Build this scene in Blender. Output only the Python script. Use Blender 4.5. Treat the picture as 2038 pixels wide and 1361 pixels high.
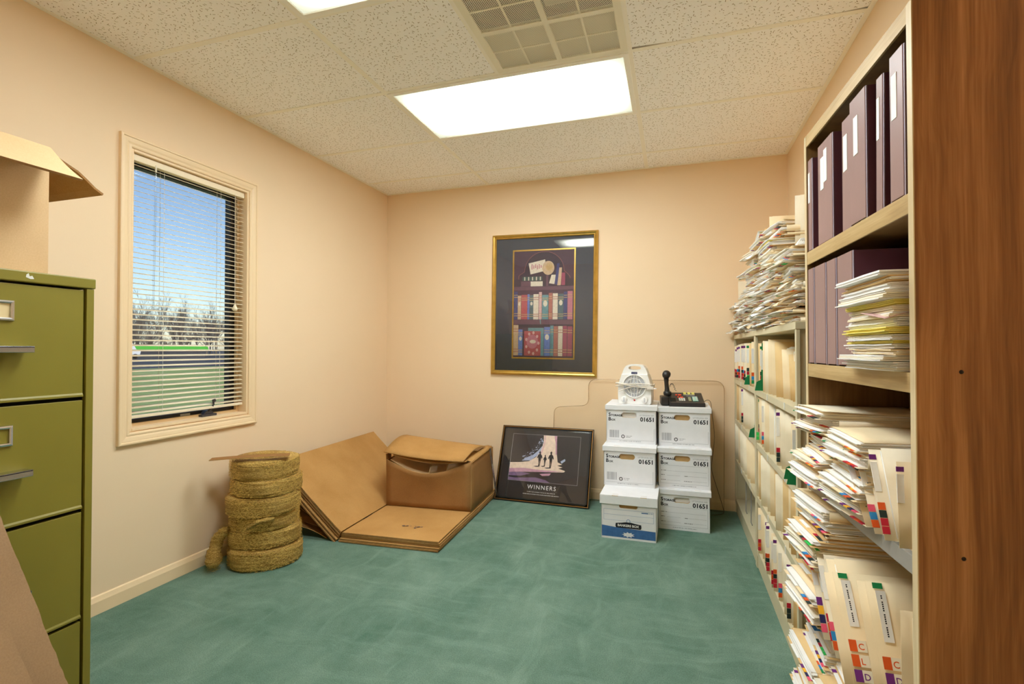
import bpy, math, random
from mathutils import Vector, Matrix

S = bpy.context.scene
COL = S.collection
for o in list(bpy.data.objects):
    bpy.data.objects.remove(o, do_unlink=True)
PI = math.pi

# ------------------------------------------------------------------ camera
RW, RH, RD = 3.048, 2.413, 3.975          # room width, ceiling height, room depth (metres)
cam_data = bpy.data.cameras.new('camera')
cam = bpy.data.objects.new('camera', cam_data)
COL.objects.link(cam)
cam_data.sensor_fit = 'HORIZONTAL'
cam_data.sensor_width = 36.0
cam_data.lens = 1013.76 * 36.0 / 2038.0
cam_data.clip_start = 0.02
cam_data.clip_end = 600.0
yaw, pitch, roll = 0.3062, 0.0141, -0.0008
fw = Vector((-math.sin(yaw) * math.cos(pitch), math.cos(yaw) * math.cos(pitch), math.sin(pitch)))
rt = Vector((math.cos(yaw), math.sin(yaw), 0.0))
up = rt.cross(fw)
rt, up = rt * math.cos(roll) + up * math.sin(roll), up * math.cos(roll) - rt * math.sin(roll)
rotm = Matrix((rt, up, -fw)).transposed().to_4x4()
cam.matrix_world = Matrix.Translation((2.3103, -3.7934, 1.107)) @ rotm
S.camera = cam

# ------------------------------------------------------------------ view, world, sun
S.view_settings.view_transform = 'Standard'
S.view_settings.look = 'None'
S.view_settings.gamma = 1.0
S.view_settings.use_curve_mapping = False
S.view_settings.exposure = 2.03
S.cycles.max_bounces = 16
S.cycles.diffuse_bounces = 12
S.cycles.transparent_max_bounces = 16
LAMP = 7.6            # radiance of the ceiling lamp lenses
world = bpy.data.worlds.new('sky')
S.world = world
world.use_nodes = True
wn = world.node_tree
wn.nodes.clear()
wo = wn.nodes.new('ShaderNodeOutputWorld')
wb = wn.nodes.new('ShaderNodeBackground')
sk = wn.nodes.new('ShaderNodeTexSky')
sk.sky_type = 'NISHITA'
sk.sun_disc = False
sk.sun_elevation = math.radians(38)
sk.sun_rotation = math.radians(100)
sk.air_density = 1.0
sk.dust_density = 0.6
sk.ozone_density = 2.2
wb.inputs['Strength'].default_value = 0.037
wn.links.new(sk.outputs[0], wb.inputs[0])
wn.links.new(wb.outputs[0], wo.inputs[0])
sun_d = bpy.data.lights.new('sun', 'SUN')
sun_d.energy = 0.7
sun_d.angle = 0.01
sun_d.color = (1.0, 0.95, 0.86)
sun = bpy.data.objects.new('sun', sun_d)
COL.objects.link(sun)
sun.rotation_euler = Vector((-0.75, 0.35, -0.6)).to_track_quat('-Z', 'Y').to_euler()


# ------------------------------------------------------------------ helpers: colour and materials
def lin(c):
    r = []
    for x in c[:3]:
        x = x / 255.0
        r.append(x / 12.92 if x <= 0.04045 else ((x + 0.055) / 1.055) ** 2.4)
    return (r[0], r[1], r[2], 1.0)


class NT:
    def __init__(s, name):
        s.mat = bpy.data.materials.new(name)
        s.mat.use_nodes = True
        s.t = s.mat.node_tree
        s.t.nodes.clear()
        s.out = s.t.nodes.new('ShaderNodeOutputMaterial')

    def n(s, typ, _p=None, **kw):
        nd = s.t.nodes.new('ShaderNode' + typ)
        for k, v in (_p or {}).items():
            setattr(nd, k, v)
        for k, v in kw.items():
            key = int(k[1:]) if k[0] == 'i' and k[1:].isdigit() else k.replace('_', ' ')
            inp = nd.inputs[key]
            if hasattr(v, 'is_linked') or hasattr(v, 'links'):
                s.t.links.new(v, inp)
            else:
                inp.default_value = v
        return nd

    def m(s, op, a, b=0.0, c=None):
        nd = s.t.nodes.new('ShaderNodeMath')
        nd.operation = op
        for i, v in enumerate((a, b) if c is None else (a, b, c)):
            if hasattr(v, 'links'):
                s.t.links.new(v, nd.inputs[i])
            else:
                nd.inputs[i].default_value = v
        return nd.outputs[0]

    def mix(s, f, a, b):
        nd = s.t.nodes.new('ShaderNodeMix')
        nd.data_type = 'RGBA'
        for sock, v in ((nd.inputs[0], f), (nd.inputs[6], a), (nd.inputs[7], b)):
            if hasattr(v, 'links'):
                s.t.links.new(v, sock)
            else:
                sock.default_value = v
        return nd.outputs[2]

    def ramp(s, f, stops):
        nd = s.t.nodes.new('ShaderNodeValToRGB')
        s.t.links.new(f, nd.inputs[0])
        e = nd.color_ramp.elements
        while len(e) < len(stops):
            e.new(0.5)
        for q, (p, c) in zip(e, stops):
            q.position = p
            q.color = c
        return nd.outputs[0]

    def noise(s, vec, scale, detail=3.0, rough=0.55):
        nd = s.n('TexNoise', Vector=vec, Scale=scale, Detail=detail, Roughness=rough)
        return nd.outputs[0]

    def scaled(s, vec, sc):
        nd = s.n('Mapping', Vector=vec)
        nd.inputs['Scale'].default_value = sc
        return nd.outputs[0]

    def pos(s):
        return s.n('NewGeometry').outputs['Position']

    def obj(s):
        return s.n('TexCoord').outputs['Object']

    def bsdf(s, color, rough=0.6, metal=0.0, spec=0.3, height=None, bstr=0.3, bdist=0.002, **kw):
        b = s.n('BsdfPrincipled')
        for key, v in (('Base Color', color), ('Roughness', rough), ('Metallic', metal), ('Specular IOR Level', spec)):
            if hasattr(v, 'links'):
                s.t.links.new(v, b.inputs[key])
            else:
                b.inputs[key].default_value = v
        for k, v in kw.items():
            b.inputs[k.replace('_', ' ')].default_value = v
        if height is not None:
            bp = s.n('Bump', Strength=bstr, Distance=bdist, Height=height)
            s.t.links.new(bp.outputs[0], b.inputs['Normal'])
        s.t.links.new(b.outputs[0], s.out.inputs[0])
        return b


MATS = {}


def mat(name, col, rough=0.6, metal=0.0, spec=0.3, var=0.0, vscale=30.0, bump=0.0, bscale=200.0, stretch=(1, 1, 1), **kw):
    t = NT(name)
    c = lin(col)
    v = t.scaled(t.obj(), stretch)
    color = c
    if var:
        f = t.noise(v, vscale, 4.0)
        lo = tuple(x * (1 - var) for x in c[:3]) + (1,)
        hi = tuple(min(1, x * (1 + var)) for x in c[:3]) + (1,)
        color = t.ramp(f, [(0.3, lo), (0.7, hi)])
    h = t.noise(v, bscale, 2.0) if bump else None
    t.bsdf(color, rough, metal, spec, h, bump, 0.002, **kw)
    MATS[name] = t.mat
    return t.mat


# plain and lightly varied materials
mat('white_board', (226, 227, 230), 0.75, var=0.03, vscale=12, bump=0.08, bscale=60)
mat('ink_black', (34, 34, 42), 0.7)
mat('ink_brown', (104, 84, 76), 0.7)
mat('ink_grey', (150, 152, 158), 0.7)
mat('ink_blue', (62, 104, 158), 0.65, var=0.12, vscale=40)
mat('ink_blue_line', (120, 146, 186), 0.7)
mat('kraft_inside', (196, 166, 118), 0.8, var=0.06)
mat('paper_white', (240, 239, 236), 0.8, var=0.05, vscale=18)
mat('paper_cream', (240, 232, 212), 0.8, var=0.05, vscale=18)
mat('paper_yellow', (236, 222, 120), 0.8, var=0.05)
mat('paper_kraft', (206, 170, 116), 0.8, var=0.08)
mat('manila', (238, 216, 176), 0.75, var=0.05, vscale=9)
mat('manila_warm', (228, 194, 138), 0.75, var=0.06, vscale=9)
mat('manila_pale', (242, 228, 200), 0.75, var=0.05, vscale=9)
mat('tab_red', (190, 34, 56), 0.6)
mat('tab_orange', (224, 92, 34), 0.6)
mat('tab_green', (30, 142, 84), 0.6)
mat('tab_lime', (60, 200, 96), 0.6)
mat('tab_blue', (48, 140, 206), 0.6)
mat('tab_navy', (44, 44, 92), 0.6)
mat('tab_purple', (112, 44, 128), 0.6)
mat('tab_yellow', (246, 186, 48), 0.6)
mat('tab_black', (36, 52, 50), 0.6)
mat('tab_pink', (236, 92, 122), 0.6)
mat('folder_blue', (30, 110, 196), 0.5)
mat('guide_green', (22, 124, 72), 0.55)
mat('shelf_metal', (206, 196, 164), 0.45, spec=0.4, var=0.03, vscale=6)
mat('shelf_dark', (46, 48, 42), 0.7)
mat('wire_grey', (140, 140, 132), 0.4, 0.6)
mat('olive_paint', (132, 122, 44), 0.42, spec=0.45, var=0.04, vscale=5, bump=0.05, bscale=400)
mat('dark_gap', (22, 22, 14), 0.9)
mat('chrome', (205, 205, 208), 0.22, 1.0)
mat('card_cream', (226, 206, 160), 0.8)
mat('chip_white', (225, 225, 220), 0.7)
mat('binder_spine_glare', (152, 122, 120), 0.36, spec=0.5, var=0.06, vscale=8, bump=0.06, bscale=300)  # maroon vinyl lightened to mauve grey, painting in the glare on the spines
mat('binder_side_shaded', (88, 48, 58), 0.4, spec=0.5, var=0.06, vscale=8)  # same vinyl in a darker tone, painting in the shade on the covers
mat('binder_edge', (182, 172, 190), 0.35, spec=0.5)
mat('heater_white', (238, 237, 234), 0.35, spec=0.5)
mat('heater_grille', (176, 180, 190), 0.4, 0.3)
mat('heater_dark', (188, 190, 196), 0.5)
mat('cable_white', (226, 218, 206), 0.5)
mat('red_lamp', (196, 30, 50), 0.3)
mat('phone_black', (38, 36, 36), 0.38, spec=0.5, bump=0.05, bscale=500)
mat('key_yellow', (232, 224, 120), 0.5)
mat('key_red', (232, 84, 56), 0.5)
mat('key_white', (214, 212, 204), 0.5)
mat('key_teal', (134, 206, 190), 0.5)
mat('key_olive', (150, 148, 116), 0.5)
mat('cable_dark', (96, 84, 66), 0.5)
mat('bronze_frame', (62, 58, 60), 0.4, spec=0.4)
mat('blind_slat', (240, 226, 196), 0.45, spec=0.4)
mat('blind_cord', (232, 224, 206), 0.7)
mat('trim_paint', (238, 212, 172), 0.4, spec=0.4, bump=0.03, bscale=80)
mat('jamb_paint', (226, 190, 150), 0.5)
mat('tee_white', (246, 243, 232), 0.5, spec=0.3)
mat('vent_white', (238, 234, 216), 0.55)
mat('vent_grey', (206, 202, 182), 0.7)
mat('vent_dark', (14, 15, 14), 0.95)
mat('lamp_housing', (246, 245, 238), 0.5)
mat('gold_frame', (204, 166, 84), 0.32, 0.8, var=0.12, vscale=20)
mat('mat_charcoal', (74, 76, 84), 0.8, var=0.05)
mat('poster_black', (40, 38, 40), 0.6)
mat('frame_black', (26, 24, 26), 0.35, spec=0.5)
mat('frame_gold_line', (170, 122, 60), 0.35, 0.6)
mat('lettering_white', (232, 230, 226), 0.7)
mat('screw_dark', (40, 26, 16), 0.5)
mat('asphalt', (70, 72, 80), 0.9, var=0.1, vscale=0.3)
mat('bark', (116, 108, 102), 0.9, var=0.2, vscale=3)
mat('roof_green', (86, 190, 70), 0.7)
mat('van_white', (228, 230, 232), 0.5)


def wall_material():
    t = NT('wall_peach')
    p = t.pos()
    f = t.noise(p, 1.3, 3.0)
    col = t.ramp(f, [(0.3, lin((236, 211, 176))), (0.7, lin((239, 214, 180)))])
    h = t.noise(p, 160.0, 3.0)
    t.bsdf(col, 0.62, 0.0, 0.3, h, 0.10, 0.0015)
    MATS['wall_peach'] = t.mat


def carpet_material():
    t = NT('carpet_green')
    p = t.pos()
    big = t.noise(t.scaled(p, (1.0, 0.7, 1.0)), 3.2, 8.0, 0.72)
    wob = t.n('TexNoise', Vector=p, Scale=1.6, Detail=2.0)
    wsc = t.n('VectorMath', {'operation': 'SCALE'}, i0=wob.outputs[1], Scale=0.35).outputs[0]
    vec = t.n('VectorMath', {'operation': 'ADD'}, i0=p, i1=wsc).outputs[0]
    rot = t.n('Mapping', Vector=vec)
    rot.inputs['Rotation'].default_value = (0, 0, 0.9)
    rot.inputs['Scale'].default_value = (1.2, 7.0, 1.0)
    streak = t.noise(rot.outputs[0], 2.2, 4.0, 0.6)
    rot2 = t.n('Mapping', Vector=vec)
    rot2.inputs['Rotation'].default_value = (0, 0, -0.35)
    rot2.inputs['Scale'].default_value = (9.0, 1.0, 1.0)
    streak2 = t.noise(rot2.outputs[0], 1.7, 3.0, 0.6)
    fine = t.noise(p, 260.0, 3.0, 0.8)
    base = t.ramp(big, [(0.30, lin((84, 116, 100))), (0.7, lin((124, 150, 135)))])
    st = t.ramp(streak, [(0.50, (0, 0, 0, 1)), (0.80, (1, 1, 1, 1))])
    st2 = t.ramp(streak2, [(0.54, (0, 0, 0, 1)), (0.80, (1, 1, 1, 1))])
    sm = t.m('MULTIPLY', t.m('MAXIMUM', st, st2), 0.34)
    c1 = t.mix(sm, base, lin((150, 178, 162)))
    ff = t.ramp(fine, [(0.25, (0.55, 0.55, 0.55, 1)), (0.75, (1.35, 1.35, 1.35, 1))])
    c2 = t.n('Mix', {'data_type': 'RGBA', 'blend_type': 'MULTIPLY'})
    c2.inputs[0].default_value = 1.0
    t.t.links.new(c1, c2.inputs[6])
    t.t.links.new(ff, c2.inputs[7])
    t.bsdf(c2.outputs[2], 0.95, 0.0, 0.1, fine, 0.6, 0.006)
    MATS['carpet_green'] = t.mat


def tile_material():
    t = NT('ceiling_tile_fissured')
    p = t.n('VectorMath', {'operation': 'MULTIPLY'}, i0=t.pos(), i1=(58.0, 58.0, 0.0)).outputs[0]
    vo = t.n('TexVoronoi', {'voronoi_dimensions': '2D', 'feature': 'F1'}, Vector=p, Scale=1.0, Randomness=1.0)
    d = t.n('VectorMath', {'operation': 'SUBTRACT'}, i0=p, i1=vo.outputs['Position']).outputs[0]
    sx = t.n('SeparateXYZ', i0=d)
    cr = t.n('SeparateColor', i0=vo.outputs['Color'])
    ang = t.m('MULTIPLY', cr.outputs[0], 6.2832)
    ca, sa = t.m('COSINE', ang), t.m('SINE', ang)
    lx = t.m('ADD', t.m('MULTIPLY', sx.outputs[0], ca), t.m('MULTIPLY', sx.outputs[1], sa))
    ly = t.m('SUBTRACT', t.m('MULTIPLY', sx.outputs[1], ca), t.m('MULTIPLY', sx.outputs[0], sa))
    ly = t.m('ADD', ly, t.m('MULTIPLY', t.m('SINE', t.m('MULTIPLY', lx, 6.0)), 0.07))
    ln = t.m('MULTIPLY_ADD', cr.outputs[1], 0.30, 0.06)
    mk = t.m('MULTIPLY', t.m('LESS_THAN', t.m('ABSOLUTE', lx), ln), t.m('LESS_THAN', t.m('ABSOLUTE', ly), 0.075))
    mk = t.m('MULTIPLY', mk, t.m('GREATER_THAN', cr.outputs[2], 0.22))
    pin = t.noise(t.pos(), 330.0, 2.0)
    pk = t.ramp(pin, [(0.28, (1, 1, 1, 1)), (0.36, (0, 0, 0, 1))])
    mk2 = t.m('MAXIMUM', mk, t.m('MULTIPLY', pk, 0.35))
    c = t.mix(mk2, lin((252, 252, 252)), lin((150, 138, 112)))
    t.bsdf(c, 0.9, 0.0, 0.1, t.m('SUBTRACT', 1.0, mk2), 0.5, 0.002)
    MATS['ceiling_tile'] = t.mat


def wood_material(name, cols, scale=1.0, rough=0.4, axis='z'):
    t = NT(name)
    o = t.obj()
    sc = {'z': (9, 9, 0.22), 'y': (9, 0.3, 9), 'x': (0.3, 9, 9)}[axis]
    v = t.scaled(o, tuple(k * scale for k in sc))
    wb = t.noise(o, 2.2, 2.0)
    v = t.n('VectorMath', {'operation': 'ADD'}, i0=v, i1=t.n('CombineXYZ', X=t.m('MULTIPLY', wb, 1.6), Y=t.m('MULTIPLY', wb, 0.8)).outputs[0]).outputs[0]
    a = t.noise(v, 1.6, 5.0, 0.6)
    v2 = t.scaled(o, tuple(k * scale * 7 for k in sc))
    b = t.noise(v2, 2.0, 3.0, 0.6)
    f = t.m('ADD', t.m('MULTIPLY', a, 0.75), t.m('MULTIPLY', b, 0.25))
    c = t.ramp(f, [(0.32, lin(cols[0])), (0.5, lin(cols[1])), (0.68, lin(cols[2]))])
    t.bsdf(c, rough, 0.0, 0.4, b, 0.06, 0.001)
    MATS[name] = t.mat


def cardboard_material(name, c0, c1):
    t = NT(name)
    o = t.obj()
    a = t.noise(o, 4.0, 4.0)
    b = t.noise(t.scaled(o, (1, 1, 1)), 260.0, 2.0)
    f = t.m('ADD', t.m('MULTIPLY', a, 0.6), t.m('MULTIPLY', b, 0.4))
    c = t.ramp(f, [(0.35, lin(c0)), (0.65, lin(c1))])
    t.bsdf(c, 0.8, 0.0, 0.2, b, 0.08, 0.001)
    MATS[name] = t.mat


def wool_material():
    t = NT('bronze_wool')
    o = t.obj()
    ring = t.noise(t.scaled(o, (4, 4, 160)), 1.0, 5.0, 0.75)
    fib = t.noise(t.scaled(o, (150, 150, 420)), 1.0, 3.0, 0.8)
    f = t.m('ADD', t.m('MULTIPLY', ring, 0.45), t.m('MULTIPLY', fib, 0.55))
    c = t.ramp(f, [(0.36, lin((88, 62, 20))), (0.5, lin((172, 134, 58))), (0.63, lin((246, 216, 132)))])
    t.bsdf(c, 0.55, 0.25, 0.5, f, 0.9, 0.006)
    MATS['bronze_wool'] = t.mat
    t2 = NT('bronze_fibre')
    t2.bsdf(lin((232, 198, 112)), 0.4, 0.3, 0.5)
    MATS['bronze_fibre'] = t2.mat


def clear_material(name, tint, base_gloss, rough=0.02, fres=1.5):
    t = NT(name)
    tr = t.n('BsdfTransparent', Color=tint)
    gl = t.n('BsdfGlossy', Roughness=rough)
    gl.inputs['Color'].default_value = (1, 1, 1, 1)
    fr = t.n('Fresnel', IOR=fres)
    f = t.m('MAXIMUM', t.m('MULTIPLY', fr.outputs[0], 1.0), base_gloss)
    mx = t.n('MixShader', i0=f)
    t.t.links.new(tr.outputs[0], mx.inputs[1])
    t.t.links.new(gl.outputs[0], mx.inputs[2])
    t.t.links.new(mx.outputs[0], t.out.inputs[0])
    MATS[name] = t.mat


def lens_material():
    # the lit acrylic lens of a fluorescent troffer: two tubes behind it, weaker towards its edges
    t = NT('lamp_lens')
    sp = t.n('SeparateXYZ', i0=t.obj())
    ax = t.m('ABSOLUTE', sp.outputs[0])
    ay = t.m('ABSOLUTE', sp.outputs[1])
    ex = t.n('MapRange', {'interpolation_type': 'SMOOTHSTEP'}, Value=ax, i1=0.30, i2=0.60, i3=1.0, i4=0.0).outputs[0]
    ey = t.n('MapRange', {'interpolation_type': 'SMOOTHSTEP'}, Value=ay, i1=0.07, i2=0.296, i3=1.0, i4=0.0).outputs[0]
    core = t.m('MULTIPLY', ex, ey)
    st = t.m('MULTIPLY_ADD', core, LAMP * 0.97, LAMP * 0.03)
    col = t.mix(core, (0.92, 0.93, 0.70, 1), (0.87, 0.965, 1.04, 1))
    e = t.n('Emission', Color=col, Strength=st)
    t.t.links.new(e.outputs[0], t.out.inputs[0])
    MATS['lamp_lens'] = t.mat


def perforated_material():
    t = NT('vent_perforated')
    p = t.n('Mapping', Vector=t.pos())
    p.inputs['Rotation'].default_value = (0, 0, PI / 4)
    p.inputs['Scale'].default_value = (150, 150, 1)
    s = t.n('SeparateXYZ', i0=p.outputs[0])
    fx = t.m('SUBTRACT', t.m('FRACT', s.outputs[0]), 0.5)
    fy = t.m('SUBTRACT', t.m('FRACT', s.outputs[1]), 0.5)
    d2 = t.m('ADD', t.m('MULTIPLY', fx, fx), t.m('MULTIPLY', fy, fy))
    hole = t.m('LESS_THAN', d2, 0.13)
    b = t.n('BsdfPrincipled', Base_Color=lin((240, 236, 218)), Roughness=0.55)
    tr = t.n('BsdfTransparent')
    mx = t.n('MixShader', i0=hole)
    t.t.links.new(b.outputs[0], mx.inputs[1])
    t.t.links.new(tr.outputs[0], mx.inputs[2])
    t.t.links.new(mx.outputs[0], t.out.inputs[0])
    MATS['vent_perforated'] = t.mat


def lawn_material():
    t = NT('lawn')
    p = t.pos()
    a = t.noise(p, 0.25, 5.0, 0.7)
    c = t.ramp(a, [(0.3, lin((122, 146, 84))), (0.5, lin((146, 166, 104))), (0.7, lin((172, 178, 124)))])
    t.bsdf(c, 0.95, 0.0, 0.1)
    MATS['lawn'] = t.mat


wall_material()
carpet_material()
tile_material()
wood_material('walnut_panel', [(104, 60, 26), (152, 98, 52), (190, 134, 82)], 1.9, 0.4, 'z')
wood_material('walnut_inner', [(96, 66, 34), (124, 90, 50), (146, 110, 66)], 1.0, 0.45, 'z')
wood_material('oak_edge', [(150, 122, 76), (184, 154, 104), (206, 180, 130)], 1.6, 0.45, 'y')
wood_material('oak_edge_upright', [(196, 174, 134), (218, 198, 158), (232, 216, 182)], 1.6, 0.4, 'z')
mat('shelf_grey', (158, 154, 148), 0.42, spec=0.45, var=0.05, vscale=9)
cardboard_material('cardboard', (172, 128, 72), (194, 150, 92))
cardboard_material('cardboard_dark', (140, 100, 58), (162, 118, 70))
cardboard_material('cardboard_pale', (206, 172, 128), (220, 188, 144))
cardboard_material('cardboard_drab', (150, 120, 88), (168, 136, 102))
cardboard_material('cardboard_edge', (150, 112, 66), (196, 158, 104))
wool_material()
clear_material('picture_glass', (1, 1, 1, 1), 0.04, 0.01, 1.35)
clear_material('window_glass', (0.97, 0.98, 0.98, 1), 0.02, 0.01, 1.2)
clear_material('clear_vinyl', (0.955, 0.94, 0.915, 1), 0.015, 0.22, 1.12)
clear_material('vinyl_rim', (0.80, 0.70, 0.58, 1), 0.06, 0.25, 1.3)
clear_material('clear_tape', (0.985, 0.98, 0.97, 1), 0.07, 0.15, 1.25)
lens_material()
perforated_material()
lawn_material()


# ------------------------------------------------------------------ helpers: meshes
class MB:
    def __init__(s):
        s.v, s.f, s.mi, s.sm, s.mats = [], [], [], [], []

    def mat(s, name):
        if name not in s.mats:
            s.mats.append(name)
        return s.mats.index(name)

    def add(s, verts, faces, m, M=None, smooth=False):
        b = len(s.v)
        k = s.mat(m)
        for q in verts:
            q = Vector(q)
            s.v.append(tuple(M @ q) if M else tuple(q))
        for f in faces:
            s.f.append(tuple(i + b for i in f))
            s.mi.append(k)
            s.sm.append(smooth)
        return s

    def box(s, x0, x1, y0, y1, z0, z1, m, M=None):
        vs = [(x0, y0, z0), (x1, y0, z0), (x1, y1, z0), (x0, y1, z0), (x0, y0, z1), (x1, y0, z1), (x1, y1, z1), (x0, y1, z1)]
        fs = [(0, 3, 2, 1), (4, 5, 6, 7), (0, 1, 5, 4), (1, 2, 6, 5), (2, 3, 7, 6), (3, 0, 4, 7)]
        return s.add(vs, fs, m, M)

    def prism(s, poly, c0, c1, m, plane='xy', M=None, smooth=False):
        # poly: list of (a, b); extruded along the third axis from c0 to c1
        n = len(poly)
        mk = {'xy': lambda a, b, c: (a, b, c), 'xz': lambda a, b, c: (a, c, b), 'yz': lambda a, b, c: (c, a, b)}[plane]
        vs = [mk(a, b, c0) for a, b in poly] + [mk(a, b, c1) for a, b in poly]
        s.add(vs, [tuple(range(n - 1, -1, -1)), tuple(range(n, 2 * n))], m, M)
        s.f += []
        b = len(s.v) - 2 * n
        k = s.mat(m)
        for i in range(n):
            j = (i + 1) % n
            s.f.append((b + i, b + j, b + n + j, b + n + i))
            s.mi.append(k)
            s.sm.append(smooth)
        return s

    def tube(s, pts, r, m, seg=8, caps=True, M=None):
        pts = [Vector(p) for p in pts]
        n = len(pts)
        rs = r if isinstance(r, (list, tuple)) else [r] * n
        vs, fs = [], []
        prev = None
        for i, p in enumerate(pts):
            d = (pts[min(i + 1, n - 1)] - pts[max(i - 1, 0)])
            d = d.normalized() if d.length > 1e-9 else Vector((0, 0, 1))
            if prev is None:
                a = Vector((0, 0, 1)) if abs(d.z) < 0.9 else Vector((1, 0, 0))
            else:
                a = prev
            x = (a - d * a.dot(d)).normalized()
            y = d.cross(x)
            prev = x
            for k in range(seg):
                t = 2 * PI * k / seg
                vs.append(p + (x * math.cos(t) + y * math.sin(t)) * rs[i])
        for i in range(n - 1):
            for k in range(seg):
                k2 = (k + 1) % seg
                fs.append((i * seg + k, i * seg + k2, (i + 1) * seg + k2, (i + 1) * seg + k))
        s.add(vs, fs, m, M, True)
        if caps:
            s.add([vs[k] for k in range(seg)], [tuple(range(seg - 1, -1, -1))], m, M)
            s.add([vs[(n - 1) * seg + k] for k in range(seg)], [tuple(range(seg))], m, M)
        return s

    def lathe(s, prof, m, seg=32, M=None, smooth=True):
        # profile of (radius, z) around the z axis
        vs, fs = [], []
        n = len(prof)
        for k in range(seg):
            t = 2 * PI * k / seg
            for r, z in prof:
                vs.append((r * math.cos(t), r * math.sin(t), z))
        for k in range(seg):
            k2 = (k + 1) % seg
            for i in range(n - 1):
                fs.append((k * n + i, k2 * n + i, k2 * n + i + 1, k * n + i + 1))
        return s.add(vs, fs, m, M, smooth)

    def sheet(s, fn, nu, nv, t, m, M=None, smooth=True, edge=None):
        # a thin curved sheet of thickness t; fn(u, v) -> point on its lower face
        def P(u, v):
            return Vector(fn(u, v))
        lo, hi = [], []
        e = 1e-3
        for i in range(nu + 1):
            for j in range(nv + 1):
                u, v = i / nu, j / nv
                p = P(u, v)
                du = P(min(u + e, 1), v) - P(max(u - e, 0), v)
                dv = P(u, min(v + e, 1)) - P(u, max(v - e, 0))
                nn = du.cross(dv)
                nn = nn.normalized() if nn.length > 1e-12 else Vector((0, 0, 1))
                lo.append(p)
                hi.append(p + nn * t)
        N = len(lo)
        w = nv + 1
        f1, f2, f3 = [], [], []
        for i in range(nu):
            for j in range(nv):
                a, b, c, d = i * w + j, (i + 1) * w + j, (i + 1) * w + j + 1, i * w + j + 1
                f1.append((a, d, c, b))
                f2.append((N + a, N + b, N + c, N + d))
        for i in range(nu):
            a, b = i * w, (i + 1) * w
            f3.append((a, b, N + b, N + a))
            a, b = i * w + nv, (i + 1) * w + nv
            f3.append((b, a, N + a, N + b))
        for j in range(nv):
            f3.append((j + 1, j, N + j, N + j + 1))
            a = nu * w + j
            f3.append((a, a + 1, N + a + 1, N + a))
        base = len(s.v)
        s.add(lo + hi, f1 + f2, m, M, smooth)
        k = s.mat(edge or m)
        for f in f3:
            s.f.append(tuple(i + base for i in f))
            s.mi.append(k)
            s.sm.append(False)
        return s

    def frame(s, x0, x1, z0, z1, prof, m, M=None):
        # mitred moulding round a rectangle in the xz plane; profile of (inset, height towards -y)
        loops = []
        for d, h in prof:
            loops.append([(x0 + d, -h, z0 + d), (x1 - d, -h, z0 + d), (x1 - d, -h, z1 - d), (x0 + d, -h, z1 - d)])
        vs = [q for l in loops for q in l]
        fs = []
        for i in range(len(loops) - 1):
            for k in range(4):
                k2 = (k + 1) % 4
                fs.append((i * 4 + k, i * 4 + k2, i * 4 + 4 + k2, i * 4 + 4 + k))
        return s.add(vs, fs, m, M)

    def mesh(s, name):
        me = bpy.data.meshes.new(name)
        me.from_pydata(s.v, [], s.f)
        for n in s.mats:
            me.materials.append(MATS[n])
        me.polygons.foreach_set('material_index', s.mi)
        me.polygons.foreach_set('use_smooth', s.sm)
        me.update()
        return me

    def build(s, name, parent=None, bevel=0.0, seg=2):
        o = bpy.data.objects.new(name, s.mesh(name))
        COL.objects.link(o)
        if parent:
            o.parent = parent
        if bevel:
            b = o.modifiers.new('bevel', 'BEVEL')
            b.width = bevel
            b.segments = seg
            b.limit_method = 'ANGLE'
            b.angle_limit = 0.7
        return o


def tag(o, label, cat, group=None):
    o['label'] = label
    o['category'] = cat
    if group:
        o['group'] = group
    return o


def thing(name, label, cat, loc=(0, 0, 0), rz=0.0, group=None):
    o = bpy.data.objects.new(name, None)
    o.empty_display_size = 0.05
    COL.objects.link(o)
    o.location = loc
    o.rotation_euler = (0, 0, rz)
    return tag(o, label, cat, group)


def struct(o):
    o['kind'] = 'structure'
    return o


def copy_tree(o, parent=None):
    c = o.copy()
    COL.objects.link(c)
    c.parent = parent
    for ch in o.children:
        copy_tree(ch, c)
    return c


ORD = ('first second third fourth fifth sixth seventh eighth ninth tenth eleventh twelfth thirteenth fourteenth fifteenth '
       'sixteenth seventeenth eighteenth nineteenth twentieth').split()
ORD += ['twenty-' + x for x in ORD[:9]] + ['thirtieth'] + ['thirty-' + x for x in ORD[:9]]

# lettering: the built-in vector font turned into flat meshes, all made before the scene fills up
TXT = {}


def make_text(key, body, size, bold=0.0, spacing=1.0):
    cu = bpy.data.curves.new('t', 'FONT')
    cu.body = body
    cu.size = size
    cu.offset = bold
    cu.space_character = spacing
    cu.resolution_u = 3
    ob = bpy.data.objects.new('t', cu)
    COL.objects.link(ob)
    bpy.context.view_layer.update()
    me = bpy.data.meshes.new_from_object(ob.evaluated_get(bpy.context.evaluated_depsgraph_get()))
    vs = [tuple(v.co) for v in me.vertices]
    fs = [tuple(p.vertices) for p in me.polygons]
    xs = [v[0] for v in vs] or [0]
    TXT[key] = (vs, fs, min(xs), max(xs))
    bpy.data.objects.remove(ob)
    bpy.data.curves.remove(cu)
    bpy.data.meshes.remove(me)


def put_text(mb, key, x, z, y, m, align='l', width=None):
    # lettering in the xz plane facing -y
    vs, fs, a, b = TXT[key]
    k = width / (b - a) if width else 1.0
    off = -a * k if align == 'l' else (-b * k if align == 'r' else -(a + b) / 2 * k)
    mb.add([(x + off + q[0] * k, y, z + q[1] * k) for q in vs], fs, m)


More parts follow.
